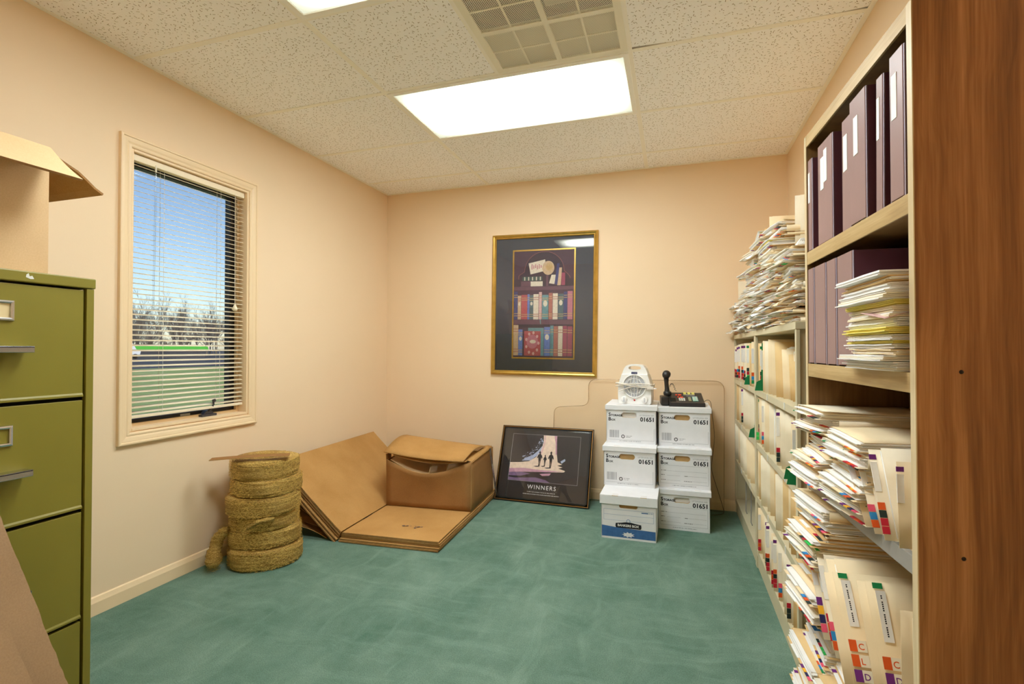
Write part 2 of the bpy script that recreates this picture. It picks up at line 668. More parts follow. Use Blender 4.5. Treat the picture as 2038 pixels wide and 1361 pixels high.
make_text('S', 'S', 0.031, 0.0010)
make_text('TORAGE', 'TORAGE', 0.0225, 0.0009)
make_text('B', 'B', 0.031, 0.0010)
make_text('OX', 'OX', 0.0225, 0.0009)
make_text('01651', '01651', 0.036, 0.0012)
make_text('LETTER', 'LETTER/LEGAL SIZE', 0.011)
make_text('BANKERS', 'BANKERS BOX', 0.024, 0.0008)
make_text('WINNERS', 'WINNERS', 0.045, 0.0004, 1.25)
make_text('C', 'C', 0.018, 0.0002)
make_text('L', 'L', 0.018, 0.0002)
make_text('D', 'D', 0.018, 0.0002)


# ================================================================== the room shell
mb = MB()
mb.box(-0.0, RW, -RD, 0.0, -0.10, 0.0, 'carpet_green')
struct(mb.build('floor'))

# window opening in the left wall (y range, z range)
WY0, WY1, WZ0, WZ1 = -2.144, -1.481, 0.742, 2.010
mb = MB()
for (y0, y1, z0, z1) in ((-RD, WY0, -0.1, RH + 0.15), (WY1, 0.0, -0.1, RH + 0.15), (WY0, WY1, -0.1, WZ0), (WY0, WY1, WZ1, RH + 0.15)):
    mb.box(-0.13, 0.0, y0, y1, z0, z1, 'wall_peach')
struct(mb.build('wall_left'))
mb = MB()
mb.box(-0.13, RW + 0.13, 0.0, 0.13, -0.1, RH + 0.15, 'wall_peach')
struct(mb.build('wall_back'))
mb = MB()
mb.box(RW, RW + 0.13, -RD, 0.0, -0.1, RH + 0.15, 'wall_peach')
struct(mb.build('wall_right'))
mb = MB()
mb.box(-0.13, RW + 0.13, -RD - 0.13, -RD, -0.1, RH + 0.15, 'wall_peach')
struct(mb.build('wall_front'))


def baseboard(name, length, loc, rz):
    prof = [(0.0, 0.0), (-0.013, 0.0), (-0.013, 0.052), (-0.010, 0.060), (-0.006, 0.072), (0.0, 0.076)]
    mb = MB()
    mb.prism([(p[0], p[1]) for p in prof], 0, length, 'trim_paint', 'yz')
    o = mb.build(name)
    o.location = loc
    o.rotation_euler = (0, 0, rz)
    return struct(o)


baseboard('baseboard_back', RW, (0, 0, 0), 0)
baseboard('baseboard_left', RD, (0, -RD, 0), PI / 2)

# ------------------------------------------------------------------ ceiling: slab, tiles, tees, wall angle
GX, GY, TW, TL = 0.9155, -0.9149, 0.6096, 1.2192
mb = MB()
mb.box(-0.13, RW + 0.13, -RD - 0.13, 0.13, RH + 0.14, RH + 0.24, 'tee_white')
ceiling = struct(mb.build('ceiling'))
rows = [0.0] + [GY + TW - k * TW for k in range(7)] + [-RD]
rows = [r for r in rows if r >= -RD]
cols = [0.0, GX, GX + TL, RW]


def tile(x0, x1, y0, y1, curled=False):
    g = 0.004
    mb = MB()
    if curled:      # its far edge has shrunk away from the tee at both ends
        mb.prism([(x0 + g, y0 + g), (x1 - g, y0 + g), (x1 - g, y1 - 0.020), (x1 - 0.16, y1 - 0.008), (x0 + 0.24, y1 - 0.008), (x0 + 0.05, y1 - 0.020), (x0 + g, y1 - 0.021)], RH + 0.003, RH + 0.018, 'ceiling_tile')
        return mb.build('ceiling_tile', ceiling)
    mb.box(x0 + g, x1 - g, y0 + g, y1 - g, RH + 0.003, RH + 0.018, 'ceiling_tile')
    return mb.build('ceiling_tile', ceiling)


LIGHT_ROWS = (2, 4)
VENT = (GX + TW, GX + TL, rows[4], rows[3])
for i in range(len(rows) - 1):
    for j in range(3):
        if j == 1 and i in LIGHT_ROWS:
            continue
        if j == 1 and i == 3:
            tile(cols[1], GX + TW, rows[i + 1], rows[i])
            continue
        tile(cols[j], cols[j + 1], rows[i + 1], rows[i], (i, j) == (3, 2))


def tee(x0, x1, y0, y1, dz=0.0):
    mb = MB()
    mb.box(x0, x1, y0, y1, RH - dz, RH + 0.0035, 'tee_white')
    lx = x1 - x0 > y1 - y0
    if lx:
        ym = (y0 + y1) / 2
        mb.box(x0, x1, ym - 0.001, ym + 0.001, RH + 0.0035, RH + 0.04, 'tee_white')
    else:
        xm = (x0 + x1) / 2
        mb.box(xm - 0.001, xm + 0.001, y0, y1, RH + 0.0035, RH + 0.04, 'tee_white')
    return mb.build('ceiling_tee', ceiling)


for x in (GX, GX + TL):
    tee(x - 0.012, x + 0.012, -RD, 0.0, 0.0008)
for i in range(1, len(rows) - 1):
    for j in range(3):
        tee(cols[j] + (0.012 if j else 0), cols[j + 1] - (0.012 if j < 2 else 0), rows[i] - 0.012, rows[i] + 0.012)
tee(GX + TW - 0.012, GX + TW + 0.012, rows[4] + 0.012, rows[3] - 0.012)
for n, (x0, x1, y0, y1) in enumerate(((0, 0.02, -RD, 0), (RW - 0.02, RW, -RD, 0), (0.02, RW - 0.02, -0.02, 0), (0.02, RW - 0.02, -RD, -RD + 0.02))):
    mb = MB()
    mb.box(x0, x1, y0, y1, RH - 0.0005, RH + 0.0025, 'tee_white')
    if x1 - x0 < 0.1:
        xa = 0.0 if x0 < 1 else RW - 0.0012
        mb.box(xa, xa + 0.0012, y0, y1, RH + 0.0025, RH + 0.022, 'tee_white')
    else:
        ya = -0.0012 if y1 > -1 else -RD
        mb.box(x0, x1, ya, ya + 0.0012, RH + 0.0025, RH + 0.022, 'tee_white')
    struct(mb.build('trim_%d' % (n + 1)))


# ------------------------------------------------------------------ ceiling lights
def ceiling_light(y0, y1, label):
    cx, cy = GX + TL / 2, (y0 + y1) / 2
    hx, hy = TL / 2 - 0.006, TW / 2 - 0.006
    t = thing('ceiling_light', label, 'ceiling light', (cx, cy, RH), 0, 'recessed fluorescent ceiling lights')
    mb = MB()
    mb.box(-hx, hx, -hy, hy, 0.085, 0.095, 'lamp_housing')
    for (a, b, c, d) in ((-hx, -hx + 0.004, -hy, hy), (hx - 0.004, hx, -hy, hy), (-hx, hx, -hy, -hy + 0.004), (-hx, hx, hy - 0.004, hy)):
        mb.box(a, b, c, d, 0.005, 0.085, 'lamp_housing')
    mb.build('housing', t)
    mb = MB()
    w = 0.024
    mb.box(-hx, -hx + w, -hy, hy, -0.006, 0.005, 'lamp_housing')
    mb.box(hx - w, hx, -hy, hy, -0.006, 0.005, 'lamp_housing')
    mb.box(-hx + w, hx - w, -hy, -hy + w, -0.006, 0.005, 'lamp_housing')
    mb.box(-hx + w, hx - w, hy - w, hy, -0.006, 0.005, 'lamp_housing')
    mb.build('door_frame', t, 0.0015)
    mb = MB()
    mb.box(-hx + w, hx - w, -hy + w, hy - w, 0.0, 0.004, 'lamp_lens')
    mb.build('lens', t)
    return t


ceiling_light(rows[3], rows[2], 'lit fluorescent ceiling panel beyond the perforated vent, nearer the back wall')
ceiling_light(rows[5], rows[4], 'lit fluorescent ceiling panel cut off by the top edge of the photo')

# ------------------------------------------------------------------ perforated ceiling vent
vx0, vx1, vy0, vy1 = VENT
cx, cy = (vx0 + vx1) / 2, (vy0 + vy1) / 2
t = thing('ceiling_vent', 'square perforated return air vent in the ceiling beside the light panel', 'vent', (cx, cy, RH))
h = TW / 2 - 0.006
mb = MB()
for (a, b, c, d) in ((-h, -h + 0.03, -h, h), (h - 0.03, h, -h, h), (-h + 0.03, h - 0.03, -h, -h + 0.03), (-h + 0.03, h - 0.03, h - 0.03, h), (-0.012, 0.012, -h + 0.03, h - 0.03), (-h + 0.03, -0.012, -0.012, 0.012), (0.012, h - 0.03, -0.012, 0.012)):
    mb.box(a, b, c, d, -0.002, 0.006, 'vent_white')
mb.build('frame', t)
q = (h - 0.03 - 0.012)
mb = MB()
for sx in (-1, 1):
    for sy in (-1, 1):
        x0 = 0.012 if sx > 0 else -h + 0.03
        y0 = 0.012 if sy > 0 else -h + 0.03
        mb.box(x0 + q / 2 - 0.004, x0 + q / 2 + 0.004, y0, y0 + q, -0.0005, 0.003, 'vent_white')
        mb.box(x0, x0 + q / 2 - 0.004, y0 + q / 2 - 0.004, y0 + q / 2 + 0.004, -0.0005, 0.003, 'vent_white')
        mb.box(x0 + q / 2 + 0.004, x0 + q, y0 + q / 2 - 0.004, y0 + q / 2 + 0.004, -0.0005, 0.003, 'vent_white')
mb.build('bars', t)
for sx in (-1, 1):
    for sy in (-1, 1):
        x0 = 0.012 if sx > 0 else -h + 0.03
        y0 = 0.012 if sy > 0 else -h + 0.03
        for k in range(4):
            a = x0 + (q / 2 + 0.004) * (k % 2)
            b = y0 + (q / 2 + 0.004) * (k // 2)
            mb = MB()
            mb.add([(a, b, 0.002), (a + q / 2 - 0.004, b, 0.002), (a + q / 2 - 0.004, b + q / 2 - 0.004, 0.002), (a, b + q / 2 - 0.004, 0.002)], [(3, 2, 1, 0)], 'vent_perforated')
            mb.build('perforated_panel', t)
        if (sx, sy) != (-1, -1):      # blanking plates behind three of the four quarters
            mb = MB()
            dz = 0.018 if sy > 0 else 0.06
            mb.box(x0 - 0.010, x0 + q + (0.026 if sx > 0 else 0.010), y0 - 0.010, y0 + q + (0.026 if sy > 0 else 0.010), 0.002 + dz, 0.004 + dz, 'vent_grey')
            mb.build('blanking_plate', t)
mb = MB()
mb.box(-h, h, -h, h, 0.10, 0.11, 'vent_dark')
for (a, b, c, d) in ((-h, -h + 0.003, -h, h), (h - 0.003, h, -h, h), (-h, h, -h, -h + 0.003), (-h, h, h - 0.003, h)):
    mb.box(a, b, c, d, 0.006, 0.10, 'vent_dark')
mb.build('plenum', t)

# ------------------------------------------------------------------ window with casing, jambs, sash, glass, crank
ROTW = Matrix.Rotation(PI / 2, 4, 'Z')     # xz-plane frame facing -y  ->  yz-plane frame facing +x
win = bpy.data.objects.new('window_1', None)
COL.objects.link(win)
struct(win)
mb = MB()
prof = [(0.0, 0.0), (0.0, 0.017), (0.004, 0.019), (0.010, 0.019), (0.013, 0.015), (0.018, 0.015), (0.030, 0.013), (0.038, 0.010), (0.042, 0.012), (0.048, 0.012), (0.053, 0.009), (0.0535, 0.0)]
mb.frame(WY0 - 0.0535, WY1 + 0.0535, WZ0 - 0.0575, WZ1 + 0.0535, prof, 'trim_paint', ROTW)
mb.build('casing', win)
mb = MB()
D = 0.125
mb.box(-D, 0.004, WY0, WY0 + 0.012, WZ0, WZ1, 'trim_paint')
mb.box(-D, 0.004, WY1 - 0.012, WY1, WZ0, WZ1, 'trim_paint')
mb.box(-D, 0.004, WY0 + 0.012, WY1 - 0.012, WZ1 - 0.012, WZ1, 'trim_paint')
mb.box(-D, 0.006, WY0 + 0.012, WY1 - 0.012, WZ0, WZ0 + 0.012, 'trim_paint')
mb.build('jamb', win, 0.0015)
y0, y1, z0, z1 = WY0 + 0.012, WY1 - 0.012, WZ0 + 0.012, WZ1 - 0.012
mb = MB()
mb.frame(y0, y1, z0, z1, [(0, 0.058), (0.0, 0.07), (0.014, 0.07), (0.014, 0.055)], 'trim_paint', Matrix.Translation((-0.125, 0, 0)) @ ROTW)
mb.build('stop', win)
mb = MB()
w = 0.038
for (a, b, c, d) in ((y0, y0 + w, z0, z1), (y1 - w, y1, z0, z1), (y0 + w, y1 - w, z0, z0 + w * 0.8), (y0 + w, y1 - w, z1 - w, z1)):
    mb.box(-0.118, -0.078, a, b, c, d, 'bronze_frame')
sash = mb.build('sash', win, 0.003)
mb = MB()
mb.box(-0.101, -0.097, y0 + w, y1 - w, z0 + w * 0.8, z1 - w, 'window_glass')
mb.build('glass', sash)
# crank operator on the sill
mb = MB()
cy = -1.70
mb.box(-0.070, -0.030, cy - 0.045, cy + 0.045, z0, z0 + 0.012, 'bronze_frame')
mb.prism([(cy - 0.03, z0 + 0.012), (cy + 0.03, z0 + 0.012), (cy + 0.02, z0 + 0.03), (cy - 0.012, z0 + 0.03)], -0.065, -0.036, 'bronze_frame', 'yz')
crank = mb.build('crank_operator', win, 0.002)
mb = MB()
mb.tube([(-0.040, cy, z0 + 0.028), (-0.026, cy + 0.006, z0 + 0.040), (-0.020, cy + 0.014, z0 + 0.062), (-0.018, cy + 0.010, z0 + 0.082)], [0.006, 0.006, 0.005, 0.005], 'bronze_frame', 8)
mb.tube([(-0.018, cy + 0.008, z0 + 0.080), (-0.006, cy + 0.012, z0 + 0.084)], 0.008, 'bronze_frame', 10)
mb.build('crank_handle', crank)
mb = MB()
mb.box(-0.0785, -0.0775, -1.83, -1.775, z0 + 0.012, z0 + 0.024, 'chip_white')
mb.build('maker_label', sash)

# ------------------------------------------------------------------ mini blind in the window opening
by0, by1 = WY0 + 0.016, WY1 - 0.016
bx = -0.030
blind = thing('mini_blind', 'cream horizontal mini blind with open slats hanging in the window', 'window blind', (bx, (by0 + by1) / 2, WZ0))
hy = (by1 - by0) / 2
H0, H1 = 0.062, WZ1 - 0.012 - WZ0 - 0.036
mb = MB()
mb.box(-0.016, 0.016, -hy, hy, H1 + 0.004, H1 + 0.034, 'blind_slat')
mb.build('headrail', blind, 0.002)
mb = MB()
mb.sheet(lambda u, v: (-0.0125 + 0.025 * u, -hy + 2 * hy * v, 0.0022 * math.sin(PI * u) + 0.0075 * (0.5 - u)), 4, 1, 0.0006, 'blind_slat')
slat_me = mb.mesh('slat')
NS = 49
for k in range(NS):
    o = bpy.data.objects.new('slat', slat_me)
    COL.objects.link(o)
    o.parent = blind
    o.location = (0, 0, H0 + 0.016 + (H1 - 0.012 - H0 - 0.016) * k / (NS - 1))
mb = MB()
mb.box(-0.012, 0.012, -hy, hy, H0 - 0.010, H0 + 0.004, 'blind_slat')
mb.build('bottom_rail', blind, 0.003)
for yy in (-hy + 0.155, hy - 0.155):
    for xx in (-0.0135, 0.0135):
        mb = MB()
        mb.tube([(xx, yy, H0), (xx, yy, H1 + 0.005)], 0.0008, 'blind_cord', 5)
        mb.build('ladder_cord', blind)
mb = MB()
mb.tube([(0.017, -hy + 0.11, H1 + 0.01), (0.019, -hy + 0.105, H1 - 0.35), (0.020, -hy + 0.10, H1 - 0.66)], 0.0032, 'window_glass', 6)
mb.tube([(0.017, -hy + 0.11, H1 + 0.012), (0.017, -hy + 0.11, H1 - 0.02)], 0.004, 'blind_cord', 6)
mb.build('tilt_wand', blind)
mb = MB()
yc = hy - 0.065
mb.tube([(0.017, yc, H1 + 0.01), (0.018, yc, H1 - 0.30), (0.018, yc + 0.002, H1 - 0.61)], 0.0013, 'blind_cord', 5)
pull = mb.build('pull_cord', blind)
mb = MB()
mb.lathe([(0, 0.026), (0.004, 0.024), (0.009, 0.012), (0.015, 0.004), (0.015, -0.004), (0.008, -0.012), (0, -0.013)], 'blind_slat', 16, Matrix.Translation((0.018, yc + 0.002, H1 - 0.63)))
mb.build('tassel', pull)

# ------------------------------------------------------------------ outdoors: lawn, road, distant strip, trees
mb = MB()
mb.box(-33.0, -0.14, -120, 220, -0.75, -0.25, 'lawn')
struct(mb.build('lawn'))
mb = MB()
mb.box(-420, -33.0, -300, 500, -0.75, -0.27, 'asphalt')
struct(mb.build('road'))
t = thing('low_building', 'low distant building with a bright green roof beyond the road', 'building', (-78, 58.0, -0.27))
mb = MB()
mb.box(-6, 0, -9, 9, 0, 1.35, 'asphalt')
mb.build('wall', t)
mb = MB()
mb.prism([(-9.4, 1.35), (9.4, 1.35), (9.0, 2.15), (-9.0, 2.15)], -6.4, 0.4, 'roof_green', 'yz')
mb.build('roof', t)
t = thing('parked_van', 'small white vehicle parked in front of the green roof outside', 'van', (-74, 49.6, -0.27))
mb = MB()
mb.prism([(-2.2, 0.35), (2.0, 0.35), (2.2, 1.1), (1.6, 1.3), (1.0, 2.3), (-2.2, 2.35)], -0.9, 0.9, 'van_white', 'yz')
mb.build('body', t, 0.05)
for yy in (-1.3, 1.3):
    mb = MB()
    mb.lathe([(0, 0.15), (0.36, 0.15), (0.36, -0.15), (0, -0.15)], 'phone_black', 16, Matrix.Translation((0.9, yy, 0.36)) @ Matrix.Rotation(PI / 2, 4, 'Y'))
    mb.build('wheel', t)


def tree_mesh(seed):
    rnd = random.Random(seed)
    mb = MB()

    def branch(p, d, length, r, depth):
        n = 3
        pts = [p]
        dd = d.copy()
        for i in range(n):
            dd = (dd + Vector((rnd.uniform(-.16, .16), rnd.uniform(-.16, .16), rnd.uniform(-.02, .14)))).normalized()
            pts.append(pts[-1] + dd * length / n)
        mb.tube(pts, [r * (1 - 0.45 * i / n) for i in range(n + 1)], 'bark', 4 if depth < 2 else 3, caps=False)
        if depth >= 4:
            return
        k = {0: 8, 1: 5, 2: 4, 3: 3}[depth]
        for i in range(k):
            s = rnd.uniform(0.35, 1.0)
            q = pts[min(int(s * n), n - 1)].lerp(pts[min(int(s * n) + 1, n)], (s * n) % 1)
            a = rnd.uniform(0, 2 * PI)
            side = Vector((math.cos(a), math.sin(a), 0))
            nd = (dd * rnd.uniform(0.6, 1.1) + side * rnd.uniform(0.45, 0.9) + Vector((0, 0, 0.25))).normalized()
            branch(q, nd, length * rnd.uniform(0.45, 0.66), max(r * 0.42, 0.018), depth + 1)
    branch(Vector((0, 0, 0)), Vector((0, 0, 1)), 6.4, 0.20, 0)
    return mb.mesh('bare_tree')


tms = [tree_mesh(s) for s in (3, 11, 29, 41)]
rnd = random.Random(5)
for k in range(66):
    o = bpy.data.objects.new('bare_tree', tms[k % 4])
    COL.objects.link(o)
    row = k % 3
    o.location = (-108 - 15 * row + rnd.uniform(-4, 4), 44 + (k // 3) * 4.3 + rnd.uniform(-1.2, 1.2), -0.27)
    o.rotation_euler = (0, 0, rnd.uniform(0, 6.28))
    sc = rnd.uniform(0.82, 1.12)
    o.scale = (sc, sc, sc * rnd.uniform(0.95, 1.15))
    tag(o, 'bare leafless tree in the distant row seen through the blind', 'tree', 'bare trees beyond the road')
for k in range(44):
    o = bpy.data.objects.new('bare_shrub', tms[k % 4])
    COL.objects.link(o)
    o.location = (-96 + rnd.uniform(-5, 5), 42 + k * 2.1 + rnd.uniform(-1, 1), -0.27)
    o.rotation_euler = (0, 0, rnd.uniform(0, 6.28))
    sc = rnd.uniform(0.42, 0.58)
    o.scale = (sc * 1.5, sc * 1.5, sc)
    tag(o, 'low bare shrub in front of the distant row of trees outside', 'shrub', 'bare shrubs beyond the road')


# ================================================================== filing cabinet by the left wall
CX, CY0, CY1, CZ = 0.70, -3.202, -2.744, 1.312
t = thing('filing_cabinet', 'olive green four-drawer steel filing cabinet against the left wall', 'filing cabinet', (CX, CY1, 0))
W_ = CY1 - CY0
mb = MB()
mb.box(-0.67, -0.006, -W_, -W_ + 0.003, 0.02, 1.282, 'olive_paint')
mb.box(-0.67, -0.006, -0.003, 0.0, 0.02, 1.282, 'olive_paint')
mb.box(-0.67, -0.667, -W_ + 0.003, -0.003, 0.02, 1.282, 'olive_paint')
mb.box(-0.016, 0.0, -0.021, -0.001, 0.0, 1.282, 'olive_paint')
mb.box(-0.016, 0.0, -W_ + 0.001, -W_ + 0.021, 0.0, 1.282, 'olive_paint')
mb.box(-0.64, -0.012, -W_ + 0.003, -0.003, 0.0, 0.03, 'olive_paint')
mb.box(-0.60, -0.022, -W_ + 0.01, -0.01, 0.03, 1.27, 'dark_gap')
mb.build('carcass', t, 0.0012)
mb = MB()
mb.box(-0.672, 0.003, -W_ - 0.002, 0.002, 1.283, CZ, 'olive_paint')
top = mb.build('top', t, 0.003)
mb = MB()
mb.prism([(-0.168, 1.296), (-0.158, 1.292), (-0.150, 1.293), (-0.154, 1.301), (-0.160, 1.299), (-0.162, 1.307), (-0.167, 1.303)], 0.0031, 0.0035, 'chip_white', 'yz')
mb.build('paint_chip', top)
for k, (z0, z1) in enumerate(((0.976, 1.277), (0.657, 0.962), (0.346, 0.643), (0.032, 0.333))):
    mb = MB()
    mb.box(-0.018, -0.004, -W_ + 0.026, -0.026, z0, z1, 'olive_paint')
    mb.prism([(-0.018, z0 - 0.004), (-0.001, z0 - 0.004), (-0.001, z0 + 0.002), (-0.006, z0 + 0.010), (-0.018, z0 + 0.010)], -W_ + 0.026, -0.026, 'olive_paint', 'xz')
    d = mb.build('drawer', t, 0.0015)
    yc = -W_ / 2
    zc = z0 + 0.205
    mb = MB()
    mb.frame(yc - 0.040, yc + 0.040, zc - 0.001, zc + 0.052, [(0, 0), (0.001, 0.005), (0.005, 0.006), (0.008, 0.005), (0.009, 0.0)], 'chrome', Matrix.Translation((-0.004, 0, 0)) @ ROTW)
    lh = mb.build('label_holder', d)
    mb = MB()
    mb.box(-0.004, -0.003, yc - 0.032, yc + 0.032, zc + 0.007, zc + 0.044, 'card_cream' if k == 0 else 'olive_paint')
    mb.build('label_card', lh)
    mb = MB()
    zh = z0 + 0.135
    mb.box(-0.004, 0.030, yc - 0.068, yc + 0.068, zh, zh + 0.005, 'chrome')
    mb.box(0.026, 0.030, yc - 0.068, yc + 0.068, zh - 0.012, zh + 0.005, 'chrome')
    mb.build('handle', d, 0.0015)

# ------------------------------------------------------------------ open carton on the cabinet
BZ = CZ
t = thing('open_carton', 'large open cardboard carton with folded-out flaps on top of the filing cabinet', 'box', (0.66, -2.838, BZ))
mb = MB()
th = 0.005
HT = 0.352
mb.box(-th, 0, -0.34, 0, 0, HT, 'cardboard_pale')
mb.box(-0.48, -0.48 + th, -0.34, 0, 0, HT, 'cardboard_pale')
mb.box(-0.48 + th, -th, -th, 0, 0, HT, 'cardboard_pale')
mb.box(-0.48 + th, -th, -0.34, -0.34 + th, 0, HT, 'cardboard_pale')
mb.box(-0.48 + th, -th, -0.34 + th, -th, 0, 0.004, 'cardboard_pale')
mb.build('body', t)
mb = MB()
mb.sheet(lambda u, v: (0.131 * u, -0.335 + 0.335 * v, HT - 0.103 * u - 0.006 * math.sin(PI * u)), 6, 2, 0.006, 'cardboard_pale', edge='cardboard_dark', smooth=False)
mb.build('flap', t)
mb = MB()
mb.sheet(lambda u, v: (-0.475 + 0.475 * v, 0.140 * u, HT - 0.004 - 0.083 * u - 0.004 * math.sin(9 * u)), 6, 2, -0.006, 'cardboard', edge='cardboard_dark', smooth=False)
mb.build('flap', t)
mb = MB()
mb.sheet(lambda u, v: (-0.48 - 0.02 * u, -0.335 + 0.335 * v, HT + 0.12 * u), 2, 2, 0.005, 'cardboard', edge='cardboard_dark', smooth=False)
mb.build('flap', t)

# ------------------------------------------------------------------ cardboard sheets leaning on the cabinet
for k, (A, B, lab) in enumerate((
        ((1.010, -2.885, 0.0), (0.712, -3.005, 0.83), 'flattened cardboard sheet leaning against the front of the filing cabinet'),
        ((1.075, -2.965, 0.0), (0.742, -3.075, 0.80), 'brown cardboard sheet in front of another sheet leaning on the cabinet'))):
    A, B = Vector(A), Vector(B)
    o = thing('cardboard_sheet', lab, 'cardboard', A)
    side = Vector((0.0, -1.0, 0.0))
    mb = MB()
    rnd = random.Random(90 + k)
    wob = [rnd.uniform(-0.0013, 0.0013) for _ in range(60)]

    def fn(u, v, A=A, B=B, wob=wob):
        e = wob[int(u * 56)] if v > 0.99 else 0.0
        q = (B - A) * u + side * (0.40 * (1 - v) - e)
        return (q.x, q.y, q.z)
    mb.sheet(fn, 56, 3, 0.007, 'cardboard_drab', edge='cardboard_edge', smooth=False)
    mb.build('panel', o)
    mb = MB()
    mb.sheet(lambda u, v, A=A, B=B: tuple((B - A) * (0.02 + 0.96 * u) + side * (0.02 + 0.38 * v) + Vector((0.0075, 0, 0.0028))), 2, 2, 0.004, 'cardboard_drab', edge='cardboard_edge', smooth=False)
    mb.build('second_ply', o)

def fuzzy_tube(mb, pts, rs, m, rnd, seg=18, sub=5, jit=0.16):
    P_, R_ = [], []
    for i in range(len(pts) - 1):
        for k in range(sub):
            u = k / sub
            p0, p1, p2, p3 = (Vector(pts[max(0, min(len(pts) - 1, i + j))]) for j in (-1, 0, 1, 2))
            P_.append(0.5 * ((2 * p1) + (p2 - p0) * u + (2 * p0 - 5 * p1 + 4 * p2 - p3) * u * u + (3 * p1 - p0 - 3 * p2 + p3) * u ** 3))
            R_.append(rs[i] * (1 - u) + rs[i + 1] * u)
    P_.append(Vector(pts[-1]))
    R_.append(rs[-1] * 0.5)
    b = len(mb.v)
    mb.tube(P_, R_, m, seg)
    n = len(P_) * seg
    for i in range(n):
        c = P_[i // seg]
        q = Vector(mb.v[b + i])
        mb.v[b + i] = tuple(c + (q - c) * (1 + rnd.uniform(-jit, jit)))


# ================================================================== stack of bronze wool rolls
WCX, WCY = 0.245, -1.60
rolls = [(0.176, 0.100, 0.010, -0.006), (0.172, 0.094, -0.002, 0.006), (0.166, 0.076, -0.006, 0.004), (0.176, 0.098, -0.002, -0.006), (0.170, 0.088, 0.004, 0.004), (0.164, 0.096, -0.004, 0.0)]
rl = ['bronze wool roll at the bottom of the stack on the carpet', 'bronze wool roll second from the bottom with a loose end hanging to the floor', 'slightly smaller bronze wool roll third from the bottom of the stack', 'bulging bronze wool roll third from the top of the stack', 'bronze wool roll second from the top of the stack beside the cardboard', 'bronze wool roll on top of the stack under a cardboard strip']
z = 0.0
for k, (r, h, dx, dy) in enumerate(rolls):
    rnd = random.Random(20 + k)
    t = thing('wool_roll', rl[k], 'wool roll', (WCX + dx, WCY + dy, z), rnd.uniform(0, 6), 'bronze wool rolls in the corner stack')
    ph = [rnd.uniform(0, 6.28) for _ in range(8)]
    prof = []
    NPF = 22
    for i in range(NPF + 1):
        a = -PI / 2 + PI * i / NPF
        ca, sa = math.cos(a), math.sin(a)
        rr = (r - 0.034) + 0.034 * (abs(ca) ** 0.55)
        zz = h / 2 + h / 2 * math.copysign(abs(sa) ** 0.6, sa)
        prof.append((rr, zz))
    prof = [(0.05, 0.004)] + [(r - 0.07, 0.0)] + prof + [(r - 0.07, h), (0.05, h - 0.004), (0.045, h - 0.02), (0.045, 0.02), (0.05, 0.004)]
    mb = MB()
    seg = 72
    n = len(prof)
    vs, fs = [], []
    for s_ in range(seg):
        a = 2 * PI * s_ / seg
        for i, (rr, zz) in enumerate(prof):
            q = 0.006 * math.sin(3 * a + ph[0]) + 0.003 * math.sin(5 * a + ph[1] + zz * 30) + 0.0022 * math.sin(zz * 330 + 2.0 * math.sin(2 * a + ph[2])) + rnd.uniform(-0.0012, 0.0012)
            zo = 0.0035 * math.sin(2 * a + ph[3]) * (zz / h) if k < 5 else 0.0
            rr2 = rr + (q if rr > 0.06 else 0)
            vs.append((rr2 * math.cos(a), rr2 * math.sin(a), min(max(zz + min(zo, 0.0), 0.0), h)))
    for s_ in range(seg):
        s2 = (s_ + 1) % seg
        for i in range(n - 1):
            fs.append((s_ * n + i, s2 * n + i, s2 * n + i + 1, s_ * n + i + 1))
    mb.add(vs, fs, 'bronze_wool', None, True)
    mb.build('coil', t)
    mb = MB()
    for _ in range(5200):
        a = rnd.uniform(0, 2 * PI)
        zz = rnd.uniform(0.06, 0.94) * h
        rr = r + rnd.uniform(-0.007, 0.004)
        p = Vector((rr * math.cos(a), rr * math.sin(a), zz))
        tan = Vector((-math.sin(a), math.cos(a), 0))
        nrm = Vector((math.cos(a), math.sin(a), 0))
        d = (tan * rnd.choice((-1, 1)) + nrm * rnd.uniform(-0.1, 0.55) + Vector((0, 0, rnd.uniform(-0.5, 0.5)))).normalized() * rnd.uniform(0.004, 0.013)
        w = Vector((0, 0, rnd.uniform(0.0005, 0.0011)))
        b = len(mb.v)
        mid = p + d * 0.5 + nrm * rnd.uniform(0, 0.002)
        mb.add([p - w, p + w, mid + w, mid - w, p + d], [(0, 1, 2, 3), (3, 2, 4)], 'bronze_fibre')
    f = mb.build('fibres', t)
    f['kind'] = 'stuff'
    if k == 1:          # loose end hanging down the left of the stack to the carpet
        Mi = Matrix.Rotation(-t.rotation_euler.z, 4, 'Z')
        base = Vector((WCX + dx, WCY + dy, z))
        pts = []
        for (px, py, pz) in ((0.150, -1.742, 0.185), (0.118, -1.752, 0.172), (0.098, -1.762, 0.140), (0.094, -1.772, 0.105), (0.104, -1.790, 0.070), (0.124, -1.806, 0.045), (0.140, -1.812, 0.030)):
            pts.append(Mi @ (Vector((px, py, pz)) - base))
        mb = MB()
        fuzzy_tube(mb, pts, [0.018, 0.025, 0.026, 0.028, 0.036, 0.036, 0.018], 'bronze_wool', rnd)
        for _ in range(3000):
            i = rnd.randrange(len(pts) - 1)
            c = pts[i].lerp(pts[i + 1], rnd.random())
            d = Vector((rnd.gauss(0, 1), rnd.gauss(0, 1), rnd.gauss(0, 1))).normalized()
            p = c + d * rnd.uniform(0.024, 0.040)
            if p.z + base.z < 0.006:
                continue
            e = (d.cross(Vector((rnd.gauss(0, 1), rnd.gauss(0, 1), rnd.gauss(0, 1)))).normalized() * 0.8 + d * 0.2) * rnd.uniform(0.005, 0.013)
            if p.z + e.z + base.z < 0.004:
                e.z = 0
            mb.add([p, p + Vector((0, 0, 0.0009)), p + e], [(0, 1, 2)], 'bronze_fibre')
        mb.build('loose_end', t)
